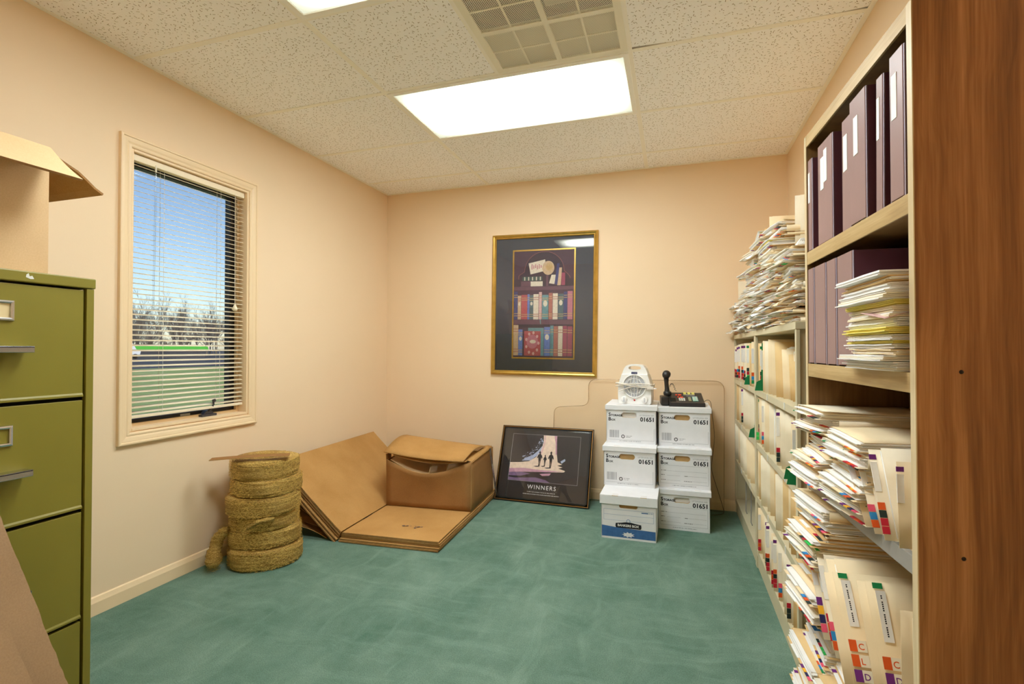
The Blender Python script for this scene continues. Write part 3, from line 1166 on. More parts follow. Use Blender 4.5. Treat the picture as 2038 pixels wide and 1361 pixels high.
    if k == 3:          # short curl of wool sticking out of the front of the stack
        Mi = Matrix.Rotation(-t.rotation_euler.z, 4, 'Z')
        base = Vector((WCX + dx, WCY + dy, z))
        pts = [Mi @ (Vector(q) - base) for q in ((0.392, -1.700, z - 0.006), (0.372, -1.738, z - 0.004), (0.345, -1.760, z - 0.012), (0.316, -1.772, z - 0.030), (0.296, -1.776, z - 0.044))]
        mb = MB()
        fuzzy_tube(mb, pts, [0.006, 0.011, 0.012, 0.010, 0.006], 'bronze_wool', rnd, 14, 4, 0.22)
        mb.build('loose_end', t)
    t.rotation_euler = (rnd.uniform(-0.02, 0.02) if 0 < k else 0, rnd.uniform(-0.02, 0.02) if 0 < k else 0, t.rotation_euler.z)
    z += h - 0.002
ROLL_TOP = z
t = thing('cardboard_strip', 'narrow brown cardboard strip lying across the top wool roll', 'cardboard', (0.262, -1.70, ROLL_TOP + 0.012), 0.62)
mb = MB()
mb.sheet(lambda u, v: (-0.195 + 0.365 * u, -0.034 + 0.068 * v, 0.004 + 0.004 * math.sin(3 * u)), 8, 1, 0.003, 'cardboard_dark', edge='cardboard_edge', smooth=False)
mb.build('strip', t)

# ================================================================== flattened boxes folded into a V
hx0, hy0 = 0.485, -1.272
TH = 0.05
Ux, Uy = math.cos(TH), math.sin(TH)
labs = ['flattened carton folded in a V, topmost of its pile, under the taped box', 'flattened carton second from the top of the V-shaped pile', 'flattened carton in the middle of the V-shaped pile', 'flattened carton second from the bottom of the V-shaped pile', 'flattened carton at the bottom of the V-shaped pile on the carpet']
WA = math.radians(137.5)        # direction of the wing in the section plane
wd = Vector((math.cos(WA), math.sin(WA)))
wn_ = Vector((-wd.y, wd.x))     # points down and left
if wn_.y > 0:
    wn_ = -wn_
for k in range(5):
    rnd = random.Random(60 + k)
    off = 0.0108 * k
    t = thing('flattened_carton', labs[k], 'cardboard', (hx0, hy0, 0), TH, 'flattened cartons folded against the wall')
    zt = 0.056 - off - 0.0095
    L0, L1 = rnd.uniform(-0.012, 0.006) - 0.004 * k, 1.09 + rnd.uniform(-0.015, 0.01)
    RWd = 0.597 + rnd.uniform(-0.006, 0.006)
    WL = 0.575 - 0.008 * k
    hx = -off * 0.38
    mb = MB()
    for ply in range(2):
        z0 = zt + 0.0048 * ply
        mb.sheet(lambda u, v: (hx + 0.004 + (RWd - hx) * u, L0 + (L1 - L0) * v, z0 + 0.001 * ply * math.sin(PI * v) * u), 6, 6, 0.0030, 'cardboard', edge='cardboard_edge', smooth=False)
    mb.build('floor_panel', t)
    mb = MB()
    for ply in range(2):
        o2 = wn_ * (0.0095 - 0.0048 * ply + 0.0055 * k)

        def fw_(u, v):
            q = Vector((hx, zt + 0.0095)) + wd * (0.003 + WL * u) + o2
            s_ = -0.006 * math.sin(PI * u) * (1 if k == 0 else 0.4)
            q = q - wn_ * s_
            return (q.x, L0 + (L1 - L0) * v, q.y)
        mb.sheet(fw_, 6, 6, -0.0030, 'cardboard', edge='cardboard_edge', smooth=False)
    mb.build('wing_panel', t)
    if k == 0:
        mb = MB()
        zz = 0.0572
        for (a, b, s1) in ((0.300, 0.175, 0.012), (0.322, 0.180, 0.010), (0.375, 0.182, 0.006), (0.395, 0.178, 0.012), (0.415, 0.181, 0.007), (0.345, 0.179, 0.005), (0.382, 0.158, 0.010)):
            ring = []
            for i in range(7):
                an = 2 * PI * i / 7
                rr = s1 * (1.0 if i % 2 else 0.85)
                ring.append((a + rr * math.cos(an), b + rr * 0.8 * math.sin(an)))
            mb.prism(ring, zz, zz + 0.0003, 'ink_brown')
        mb.build('printed_mark', t)
        mb = MB()
        mb.box(0.001, 0.006, 0.22, 0.33, 0.0562, 0.0568, 'dark_gap')
        mb.build('slot', t)
t = thing('crumpled_card', 'crumpled torn cardboard scraps in the shadow under the V-shaped pile', 'cardboard', (0.10, -1.20, 0.0), 0.2)
for k in range(3):
    rnd = random.Random(70 + k)
    ph = [rnd.uniform(0, 6) for _ in range(4)]
    mb = MB()
    mb.sheet(lambda u, v: (0.02 + 0.235 * u, -0.12 + 0.05 * k + 0.20 * v, 0.006 + 0.150 * (1 - u) * (0.55 + 0.22 * k) + 0.012 * math.sin(7 * v + ph[0]) * math.sin(5 * u + ph[1])), 8, 8, 0.003, 'cardboard_dark', edge='cardboard_edge', smooth=False)
    mb.build('scrap', t)

# ------------------------------------------------------------------ taped open box on the flattened cartons
t = thing('taped_box', 'battered cardboard box with loose flaps and clear tape on the flattened cartons', 'box', (0.46, -0.752, 0.0585), 0.055)
BW, BD, BH = 0.600, 0.50, 0.305
mb = MB()


def front(u, v):
    bulge = math.sin(PI * u)
    sag = 0.078 * bulge ** 1.1 * v
    return (BW * u, -0.028 * bulge * v * v, BH * v - sag + 0.012 * u * v)


mb.sheet(front, 14, 8, 0.005, 'cardboard_dark', edge='cardboard_edge')
mb.build('front_wall', t)
mb = MB()
mb.sheet(lambda u, v: (BW + 0.004 * math.sin(PI * v) - 0.010 * u * v, BD * u, (BH + 0.012) * v + 0.015 * u * v), 8, 6, -0.005, 'cardboard_dark', edge='cardboard_edge')
mb.build('side_wall', t)
mb = MB()
mb.sheet(lambda u, v: (0.0, 0.006 + (BD - 0.012) * u, BH * v + 0.02 * u * v), 4, 4, 0.005, 'cardboard_dark', edge='cardboard_edge')
mb.build('side_wall', t)
mb = MB()
mb.sheet(lambda u, v: (BW * u, BD, (BH + 0.02) * v), 4, 4, 0.005, 'cardboard_dark', edge='cardboard_edge')
mb.build('back_wall', t)
mb = MB()
mb.box(0.005, BW - 0.006, 0.0, BD - 0.005, 0.0, 0.005, 'cardboard_dark')
mb.build('bottom', t)
mb = MB()       # inner flap folded down behind the front edge
mb.sheet(lambda u, v: (0.02 + 0.545 * u, 0.010 + 0.20 * v, BH - 0.090 * math.sin(PI * u) - 0.006 + 0.024 * v), 10, 4, 0.004, 'cardboard_pale', edge='cardboard_edge')
mb.build('inner_flap', t)
mb = MB()
mb.sheet(lambda u, v: (0.05 + 0.52 * u, -0.012 + 0.30 * v, BH + 0.014 + 0.018 * (1 - u) - 0.030 * math.sin(PI * u) * (1 - v) + 0.008 * v), 10, 4, 0.004, 'cardboard', edge='cardboard_edge')
mb.build('middle_flap', t)
mb = MB()       # long top flap, kinked and standing open at the left


def topflap(u, v):
    x = -0.012 + 0.575 * u + 0.012 * v
    y = -0.022 + 0.43 * v - 0.02 * u
    zz = BH + 0.050 - 0.032 * u + 0.062 * math.sin(PI * min(v * 0.9, 1.0)) * (1 - 0.45 * u) - 0.012 * math.sin(PI * u) * (1 - v) + 0.012 * v
    return (x, y, zz)


mb.sheet(topflap, 12, 8, 0.005, 'cardboard', edge='cardboard_edge')
mb.build('top_flap', t)
mb = MB()
mb.sheet(lambda u, v: (BW - 0.060 + 0.062 * u, 0.02 + 0.45 * v, BH + 0.002 + 0.018 * v + 0.012 * math.sin(PI * u)), 4, 6, 0.004, 'cardboard', edge='cardboard_edge')
mb.build('side_flap', t)
mb = MB()
mb.sheet(lambda u, v: (-0.004 - 0.004 * v, 0.0 + 0.07 * u, 0.235 + 0.105 * v), 2, 3, 0.004, 'cardboard_dark', edge='cardboard_edge')
mb.build('corner_tab', t)
for k, (u0, w) in enumerate(((0.53, 0.055), (0.73, 0.075))):
    mb = MB()

    def tape(u, v, u0=u0, w=w):
        x = BW * (u0 + w * 1.6 * u)
        uu = x / BW
        if v < 0.6:
            a = front(uu, 0.62 + 0.38 * v / 0.6)
            return (a[0], a[1] - 0.0015, a[2])
        a = front(uu, 1.0)
        s_ = (v - 0.6) / 0.4
        return (a[0] + 0.004 * s_, a[1] - 0.0015 + 0.02 * s_, a[2] + 0.050 * s_)
    mb.sheet(tape, 4, 10, -0.0006, 'clear_tape')
    mb.build('tape', t)
mb = MB()
mb.sheet(lambda u, v: (BW + 0.010 + 0.012 * math.sin(3 * v) + 0.05 * v * v, BD - 0.13 + 0.05 * u, (BH + 0.03) * (1 - v) + 0.0), 2, 10, 0.0006, 'clear_tape')
mb.build('tape', t)

# ================================================================== pictures
PW, PH = 0.832, 1.092
t = thing('framed_print', 'tall gold-framed print of a painted bookcase hanging on the back wall', 'picture', (1.3635, 0.0, 1.451))
t.rotation_euler = (0, 0.0155, 0)
mb = MB()
mb.frame(-PW / 2, PW / 2, -PH / 2, PH / 2, [(0, 0.001), (0.0, 0.014), (0.004, 0.022), (0.013, 0.026), (0.020, 0.022), (0.024, 0.019), (0.028, 0.020), (0.033, 0.016), (0.034, 0.006)], 'gold_frame')
mb.build('frame', t)
mb = MB()
mb.box(-PW / 2 + 0.004, PW / 2 - 0.004, -0.006, -0.001, -PH / 2 + 0.004, PH / 2 - 0.004, 'mat_charcoal')
mb.build('mount_board', t)
ax0, ax1, az0, az1 = -0.236, 0.236, -0.408, 0.412
mb = MB()
mb.frame(ax0 - 0.012, ax1 + 0.012, az0 - 0.012, az1 + 0.012, [(0, 0.006), (0.001, 0.0085), (0.011, 0.0085), (0.012, 0.006)], 'gold_frame')
mb.build('gold_fillet', t)
AC = {'a_plum': (66, 44, 58), 'a_plum2': (96, 62, 76), 'a_dark': (44, 34, 46), 'a_navy': (48, 58, 110), 'a_tan': (204, 172, 132), 'a_red': (178, 72, 76), 'a_blue': (92, 120, 190), 'a_teal': (92, 142, 146), 'a_dteal': (70, 96, 100), 'a_cream': (226, 214, 186), 'a_pink': (216, 168, 160), 'a_rust': (172, 98, 84), 'a_rose': (190, 108, 122), 'a_crim': (156, 60, 84), 'a_gold': (196, 160, 100), 'a_green': (52, 78, 70)}  # lightened palette: reflected haze of the glass is put into the colours
for k_, c_ in AC.items():
    mat(k_, tuple(0.78 * q_ + 0.22 * g_ for q_, g_ in zip(c_, (150, 138, 142))), 0.7, var=0.10, vscale=90)
mb = MB()
yb = -0.0068


def R2(x0, x1, z0, z1, m, lay=0):
    mb.add([(x0, yb - 0.00012 * lay, z0), (x1, yb - 0.00012 * lay, z0), (x1, yb - 0.00012 * lay, z1), (x0, yb - 0.00012 * lay, z1)], [(0, 1, 2, 3)], m)


def Pg(pts, m, lay=0):
    mb.add([(a, yb - 0.00012 * lay, b) for a, b in pts], [tuple(range(len(pts)))], m)


def ell(cx, cz, rx, rz, m, lay, n=24):
    Pg([(cx + rx * math.cos(2 * PI * i / n), cz + rz * math.sin(2 * PI * i / n)) for i in range(n)], m, lay)


R2(ax0, ax1, az0, az1, 'a_plum')
PXs = (ax1 - ax0) / 455.0        # picture crop pixels to metres


def ax(px):
    return ax0 + (px - 340) * PXs


def az(py):
    return az1 - (py - 248) * (az1 - az0) / 835.0


R2(ax0, ax1, az(528), az(470), 'a_dark', 1)
arch = [(ax(378), az(470)), (ax(378), az(440)), (ax(420), az(412))] + [(ax(572) + 150 * PXs * math.cos(PI - PI * i / 16), az(410) + 146 * PXs * math.sin(PI * i / 16)) for i in range(17)] + [(ax(745), az(430)), (ax(765), az(455)), (ax(765), az(470))]
Pg(arch, 'a_dark', 1)
for a, b in zip(arch[:-1], arch[1:]):
    d = Vector((b[0] - a[0], b[1] - a[1]))
    if d.length > 1e-6:
        nn = Vector((-d.y, d.x)).normalized() * 0.0013
        Pg([(a[0] - nn.x, a[1] - nn.y), (b[0] - nn.x, b[1] - nn.y), (b[0] + nn.x, b[1] + nn.y), (a[0] + nn.x, a[1] + nn.y)], 'a_rust', 2)
for (y0_, y1_) in ((528, 556), (790, 825)):
    R2(ax0, ax1, az(y1_), az(y0_), 'a_plum2', 2)
R2(ax0, ax1, az(850), az(825), 'a_dark', 1)
Pg([(ax(452), az(345)), (ax(578), az(318)), (ax(590), az(405)), (ax(468), az(432))], 'a_cream', 3)
for i in range(6):
    R2(ax(475 + 14 * i), ax(482 + 14 * i), az(395 - 6 * (i % 3)), az(352 + 9 * (i % 2)), 'a_rose', 4)
ell(ax(603), az(385), 46 * PXs, 52 * PXs, 'a_tan', 5)
ell(ax(610), az(375), 26 * PXs, 30 * PXs, 'a_gold', 6)
R2(ax(405), ax(558), az(482), az(450), 'a_green', 3)
for i in range(5):
    R2(ax(420 + 30 * i), ax(428 + 30 * i), az(480), az(452), 'a_cream', 4)
R2(ax(395), ax(470), az(526), az(486), 'a_plum2', 3)
R2(ax(470), ax(562), az(526), az(488), 'a_cream', 3)
R2(ax(588), ax(604), az(526), az(440), 'a_plum2', 3)
Pg([(ax(610), az(505)), (ax(628), az(440)), (ax(662), az(440)), (ax(650), az(512))], 'a_cream', 4)
Pg([(ax(652), az(512)), (ax(668), az(352)), (ax(688), az(350)), (ax(674), az(520))], 'a_navy', 5)
Pg([(ax(672), az(522)), (ax(686), az(385)), (ax(706), az(385)), (ax(698), az(522))], 'a_tan', 6)
R2(ax(702), ax(730), az(522), az(425), 'a_crim', 5)
row2 = [(342, 371, 565, 'a_navy'), (372, 398, 598, 'a_tan'), (400, 446, 592, 'a_red'), (447, 463, 588, 'a_blue'), (464, 492, 595, 'a_dteal'), (493, 532, 588, 'a_cream'), (535, 557, 572, 'a_pink'), (560, 607, 595, 'a_teal'), (610, 637, 580, 'a_rust'), (640, 677, 584, 'a_cream'), (680, 720, 588, 'a_dteal'), (722, 747, 572, 'a_navy'), (750, 787, 568, 'a_rose')]
row3 = [(341, 379, 830, 'a_tan'), (380, 412, 865, 'a_blue'), (455, 575, 852, 'a_teal'), (425, 552, 878, 'a_red'), (578, 622, 845, 'a_blue'), (624, 648, 834, 'a_teal'), (650, 681, 838, 'a_rust'), (683, 716, 838, 'a_cream'), (718, 748, 836, 'a_crim'), (752, 787, 840, 'a_crim')]
for rw, zb in ((row2, 786), (row3, 1070)):
    for i, (a, b, top_, m_) in enumerate(rw):
        lay = 3 + (2 if (a, b) == (425, 552) else 0)
        R2(ax(a), ax(b), az(zb), az(top_), m_, lay)
        alt = 'a_gold' if m_ not in ('a_tan', 'a_cream') else 'a_rust'
        if b - a < 60:
            for fz in (0.12, 0.2, 0.78, 0.86):
                zz = top_ + (zb - top_) * fz
                R2(ax(a), ax(b), az(zz + 5), az(zz), alt, lay + 1)
            if i % 3 == 1:
                ell((ax(a) + ax(b)) / 2, az(top_ + (zb - top_) * 0.35), (b - a) * 0.34 * PXs, (b - a) * 0.5 * PXs, 'a_cream', lay + 1, 14)
ell(ax(488), az(960), 44 * PXs, 52 * PXs, 'a_rose', 6)
for i in range(9):
    a_ = 2 * PI * i / 9
    ell(ax(488) + 48 * PXs * math.cos(a_), az(972) + 78 * PXs * math.sin(a_), 9 * PXs, 12 * PXs, 'a_pink', 7, 10)
ell(ax(492), az(960), 24 * PXs, 14 * PXs, 'a_cream', 7, 12)
Pg([(ax(543), az(785)), (ax(551), az(785)), (ax(553), az(826)), (ax(546), az(818))], 'a_teal', 6)
mb.build('art_print', t)
mb = MB()
mb.box(-PW / 2 + 0.03, PW / 2 - 0.03, -0.0125, -0.0105, -PH / 2 + 0.03, PH / 2 - 0.03, 'picture_glass')
mb.build('glass', t)

# ------------------------------------------------------------------ WINNERS poster leaning on the wall
QW, QH = 0.706, 0.556
t = thing('framed_poster', 'black WINNERS poster of three runners leaning on the back wall from the floor', 'poster', (1.396, -0.245, 0.001))
t.rotation_euler = (-math.asin(0.212 / QH), 0, -0.04)
AC = {'w_night': (44, 40, 46), 'w_road': (228, 206, 186), 'w_road2': (214, 176, 176), 'w_pink': (196, 150, 168), 'w_violet': (128, 104, 138), 'w_snow': (168, 178, 204), 'w_line': (140, 136, 140)}
for k_, c_ in AC.items():
    mat(k_, c_, 0.6, var=0.12, vscale=40)
mb = MB()
mb.frame(-QW / 2, QW / 2, 0, QH, [(0, -0.006), (0, 0.010), (0.003, 0.012), (0.0045, 0.012), (0.0055, 0.010)], 'frame_black')
mb.frame(-QW / 2, QW / 2, 0, QH, [(0.0055, 0.010), (0.0085, 0.010), (0.009, 0.004)], 'frame_gold_line')
mb.build('frame', t)
mb = MB()
mb.box(-QW / 2 + 0.004, QW / 2 - 0.004, -0.002, 0.004, 0.004, QH - 0.004, 'poster_black')
mb.build('backing', t)
mb = MB()
yb = -0.0026
pl, pr_, pb, pt = -0.262, 0.258, 0.150, 0.494
# picture coordinates: 0..1 across, 0..1 up


def pc(a, b):
    return (pl + (pr_ - pl) * a, pb + (pt - pb) * b)


def PP(pts, m, lay):
    Pg([pc(a, b) for a, b in pts], m, lay)


PP([(-0.006, -0.008), (1.006, -0.008), (1.006, 1.008), (-0.006, 1.008)], 'w_line', 0)
PP([(0, 0), (1, 0), (1, 1), (0, 1)], 'w_night', 1)
PP([(0.30, 0.44), (0.40, 0.56), (0.46, 0.72), (0.50, 0.88), (0.47, 0.80), (0.40, 0.66), (0.33, 0.56), (0.24, 0.50), (0.17, 0.42)], 'w_snow', 2)
rnd = random.Random(4)
for i in range(46):
    u = rnd.random()
    x = 0.20 + 0.27 * u + rnd.uniform(-0.04, 0.02)
    y = 0.43 + 0.42 * u ** 1.3 + rnd.uniform(-0.02, 0.09)
    s_ = rnd.uniform(0.004, 0.016)
    PP([(x - s_, y), (x + s_ * 0.4, y - s_), (x + s_ * 1.3, y + s_ * 1.6)], 'w_snow', 3)
PP([(0.0, 0.37), (0.14, 0.385), (0.28, 0.42), (0.38, 0.52), (0.44, 0.66), (0.47, 0.85), (0.46, 1.0), (0.66, 1.0), (0.665, 0.85), (0.68, 0.60), (0.70, 0.44), (0.77, 0.40), (0.70, 0.37), (0.78, 0.34), (0.72, 0.31), (0.82, 0.27), (0.80, 0.24), (0.60, 0.22), (0.35, 0.20), (0.15, 0.18), (0.0, 0.16)], 'w_road', 4)
PP([(0.40, 0.52), (0.45, 0.66), (0.48, 0.85), (0.475, 1.0), (0.49, 1.0), (0.495, 0.85), (0.47, 0.64), (0.42, 0.50)], 'w_road2', 5)
PP([(0.62, 1.0), (0.66, 1.0), (0.665, 0.85), (0.68, 0.60), (0.66, 0.60), (0.645, 0.85)], 'w_pink', 5)
PP([(0.0, 0.24), (0.2, 0.27), (0.5, 0.25), (0.8, 0.255), (0.6, 0.22), (0.35, 0.20), (0.15, 0.18), (0.0, 0.16)], 'w_pink', 5)
PP([(0.0, 0.16), (0.2, 0.18), (0.32, 0.16), (0.18, 0.10), (0.0, 0.09)], 'w_violet', 5)
PP([(0.45, 0.17), (0.62, 0.20), (0.60, 0.15), (0.50, 0.13)], 'w_pink', 6)
PP([(0.0, 0.0), (0.62, 0.0), (0.55, 0.05), (0.40, 0.09), (0.25, 0.07), (0.10, 0.05), (0.0, 0.06)], 'w_violet', 5)
PP([(0.74, 0.46), (0.80, 0.52), (0.81, 0.48), (0.76, 0.42)], 'w_snow', 5)
for (cx_, fy, hh, ww) in ((0.435, 0.33, 0.32, 0.075), (0.515, 0.34, 0.24, 0.050), (0.600, 0.31, 0.35, 0.080)):
    m_ = 'ink_black'
    PP([(cx_ - ww * .22, fy + hh * .94), (cx_ - ww * .05, fy + hh), (cx_ + ww * .12, fy + hh * .97), (cx_ + ww * .14, fy + hh * .86), (cx_, fy + hh * .80), (cx_ - ww * .2, fy + hh * .86)], m_, 7)
    PP([(cx_ - ww * .1, fy + hh * .83), (cx_ + ww * .1, fy + hh * .83), (cx_ + ww * .38, fy + hh * .72), (cx_ + ww * .52, fy + hh * .55), (cx_ + ww * .44, fy + hh * .50), (cx_ + ww * .30, fy + hh * .60), (cx_ + ww * .24, fy + hh * .45), (cx_ - ww * .24, fy + hh * .45), (cx_ - ww * .34, fy + hh * .60), (cx_ - ww * .46, fy + hh * .50), (cx_ - ww * .56, fy + hh * .56), (cx_ - ww * .38, fy + hh * .74)], m_, 7)
    PP([(cx_ - ww * .24, fy + hh * .46), (cx_ + ww * .02, fy + hh * .46), (cx_ - ww * .02, fy + hh * .2), (cx_ + ww * .02, fy + hh * .02), (cx_ - ww * .16, fy + hh * .02), (cx_ - ww * .16, fy + hh * .2)], m_, 8)
    PP([(cx_, fy + hh * .46), (cx_ + ww * .24, fy + hh * .46), (cx_ + ww * .18, fy + hh * .18), (cx_ + ww * .10, fy - hh * .03), (cx_ + ww * .0, fy - hh * .03), (cx_ + ww * .06, fy + hh * .2)], m_, 8)
    PP([(cx_ - ww * 1.1, fy - 0.005), (cx_ - ww * .1, fy + 0.01), (cx_ + ww * .1, fy - 0.01), (cx_ - ww * .6, fy - 0.018)], 'w_night', 7)
mb.build('poster_picture', t)
mb = MB()
put_text(mb, 'WINNERS', 0.0, 0.098, yb - 0.0002, 'lettering_white', 'c', 0.215)
R2(-0.10, 0.12, 0.088, 0.0888, 'w_line', 2)
rnd = random.Random(8)
for zz, x0, x1 in ((0.074, -0.105, 0.105), (0.058, -0.135, 0.135)):      # two lines of small print, too fine to read
    x = x0
    while x < x1:
        w = rnd.uniform(0.004, 0.016)
        x2 = min(x + w, x1)
        xx = x
        while xx < x2 - 0.0006:
            R2(xx, xx + 0.0018, zz, zz + 0.006, 'lettering_white', 2)
            xx += 0.0031
        x = x2 + 0.004
mb.build('lettering', t)
mb = MB()
mb.sheet(lambda u, v: (-QW / 2 + 0.009 + (QW - 0.018) * u, -0.0062 - 0.0012 * math.sin(11 * v + 3 * math.sin(5 * u)) * u ** 2, 0.009 + (QH - 0.018) * v), 24, 24, 0.0004, 'picture_glass')
mb.build('glazing', t)


# ================================================================== storage boxes
def oval(cx, cz, hw, hh, n=28):
    # stadium outline
    pts = []
    for i in range(n):
        a = 2 * PI * (i + 0.5) / n
        c, s_ = math.cos(a), math.sin(a)
        pts.append((cx + (hw - hh) * (1 if c > 0 else -1) + hh * c, cz + hh * s_))
    return pts


def holed_face(mb, x0, x1, z0, z1, hole, y, m, depth, mi):
    # rectangle facing -y with a hole, and the hole's inner rim
    n = len(hole)
    cx = sum(p[0] for p in hole) / n
    cz = sum(p[1] for p in hole) / n
    outer = []
    for (a, b) in hole:
        dx, dz = a - cx, b - cz
        k = min((x1 - cx) / dx if dx > 1e-9 else 1e9, (x0 - cx) / dx if dx < -1e-9 else 1e9, (z1 - cz) / dz if dz > 1e-9 else 1e9, (z0 - cz) / dz if dz < -1e-9 else 1e9)
        outer.append([cx + dx * k, cz + dz * k])
    for (a, b) in ((x0, z0), (x1, z0), (x1, z1), (x0, z1)):      # pull the nearest outer points into the corners
        j = min(range(n), key=lambda i: (outer[i][0] - a) ** 2 + (outer[i][1] - b) ** 2)
        outer[j] = [a, b]
    vs = [(a, y, b) for a, b in hole] + [(a, y, b) for a, b in outer] + [(a, y + depth, b) for a, b in hole]
    fs = [(i, n + i, n + (i + 1) % n, (i + 1) % n) for i in range(n)]
    mb.add(vs, fs, m)
    mb.add(vs, [(i, (i + 1) % n, 2 * n + (i + 1) % n, 2 * n + i) for i in range(n)], mi)


def bars(mb, x, z, w, h, y, m, seed, n=26):
    rnd = random.Random(seed)
    a = x
    while a < x + w:
        b = rnd.choice((0.0012, 0.0012, 0.0024, 0.0034))
        mb.add([(a, y, z), (min(a + b, x + w), y, z), (min(a + b, x + w), y, z + h), (a, y, z + h)], [(0, 1, 2, 3)], m)
        a += b + rnd.choice((0.0012, 0.0018, 0.003))


def rect(mb, x0, x1, z0, z1, y, m):
    mb.add([(x0, y, z0), (x1, y, z0), (x1, y, z1), (x0, y, z1)], [(0, 1, 2, 3)], m)


def small_print(mb, x, z, w, y, seed, m='ink_grey', hh=0.0045):
    rnd = random.Random(seed)
    a = x
    while a < x + w:
        b = rnd.uniform(0.0015, 0.003)
        rect(mb, a, a + b, z, z + hh, y, m)
        a += b + rnd.choice((0.001, 0.001, 0.004))


def ring(mb, cx, cz, r0, r1, y, m, n=20):
    vs = []
    for i in range(n):
        a = 2 * PI * i / n
        vs += [(cx + r0 * math.cos(a), y, cz + r0 * math.sin(a)), (cx + r1 * math.cos(a), y, cz + r1 * math.sin(a))]
    mb.add(vs, [(2 * i, 2 * i + 1, (2 * i + 3) % (2 * n), (2 * i + 2) % (2 * n)) for i in range(n)], m)


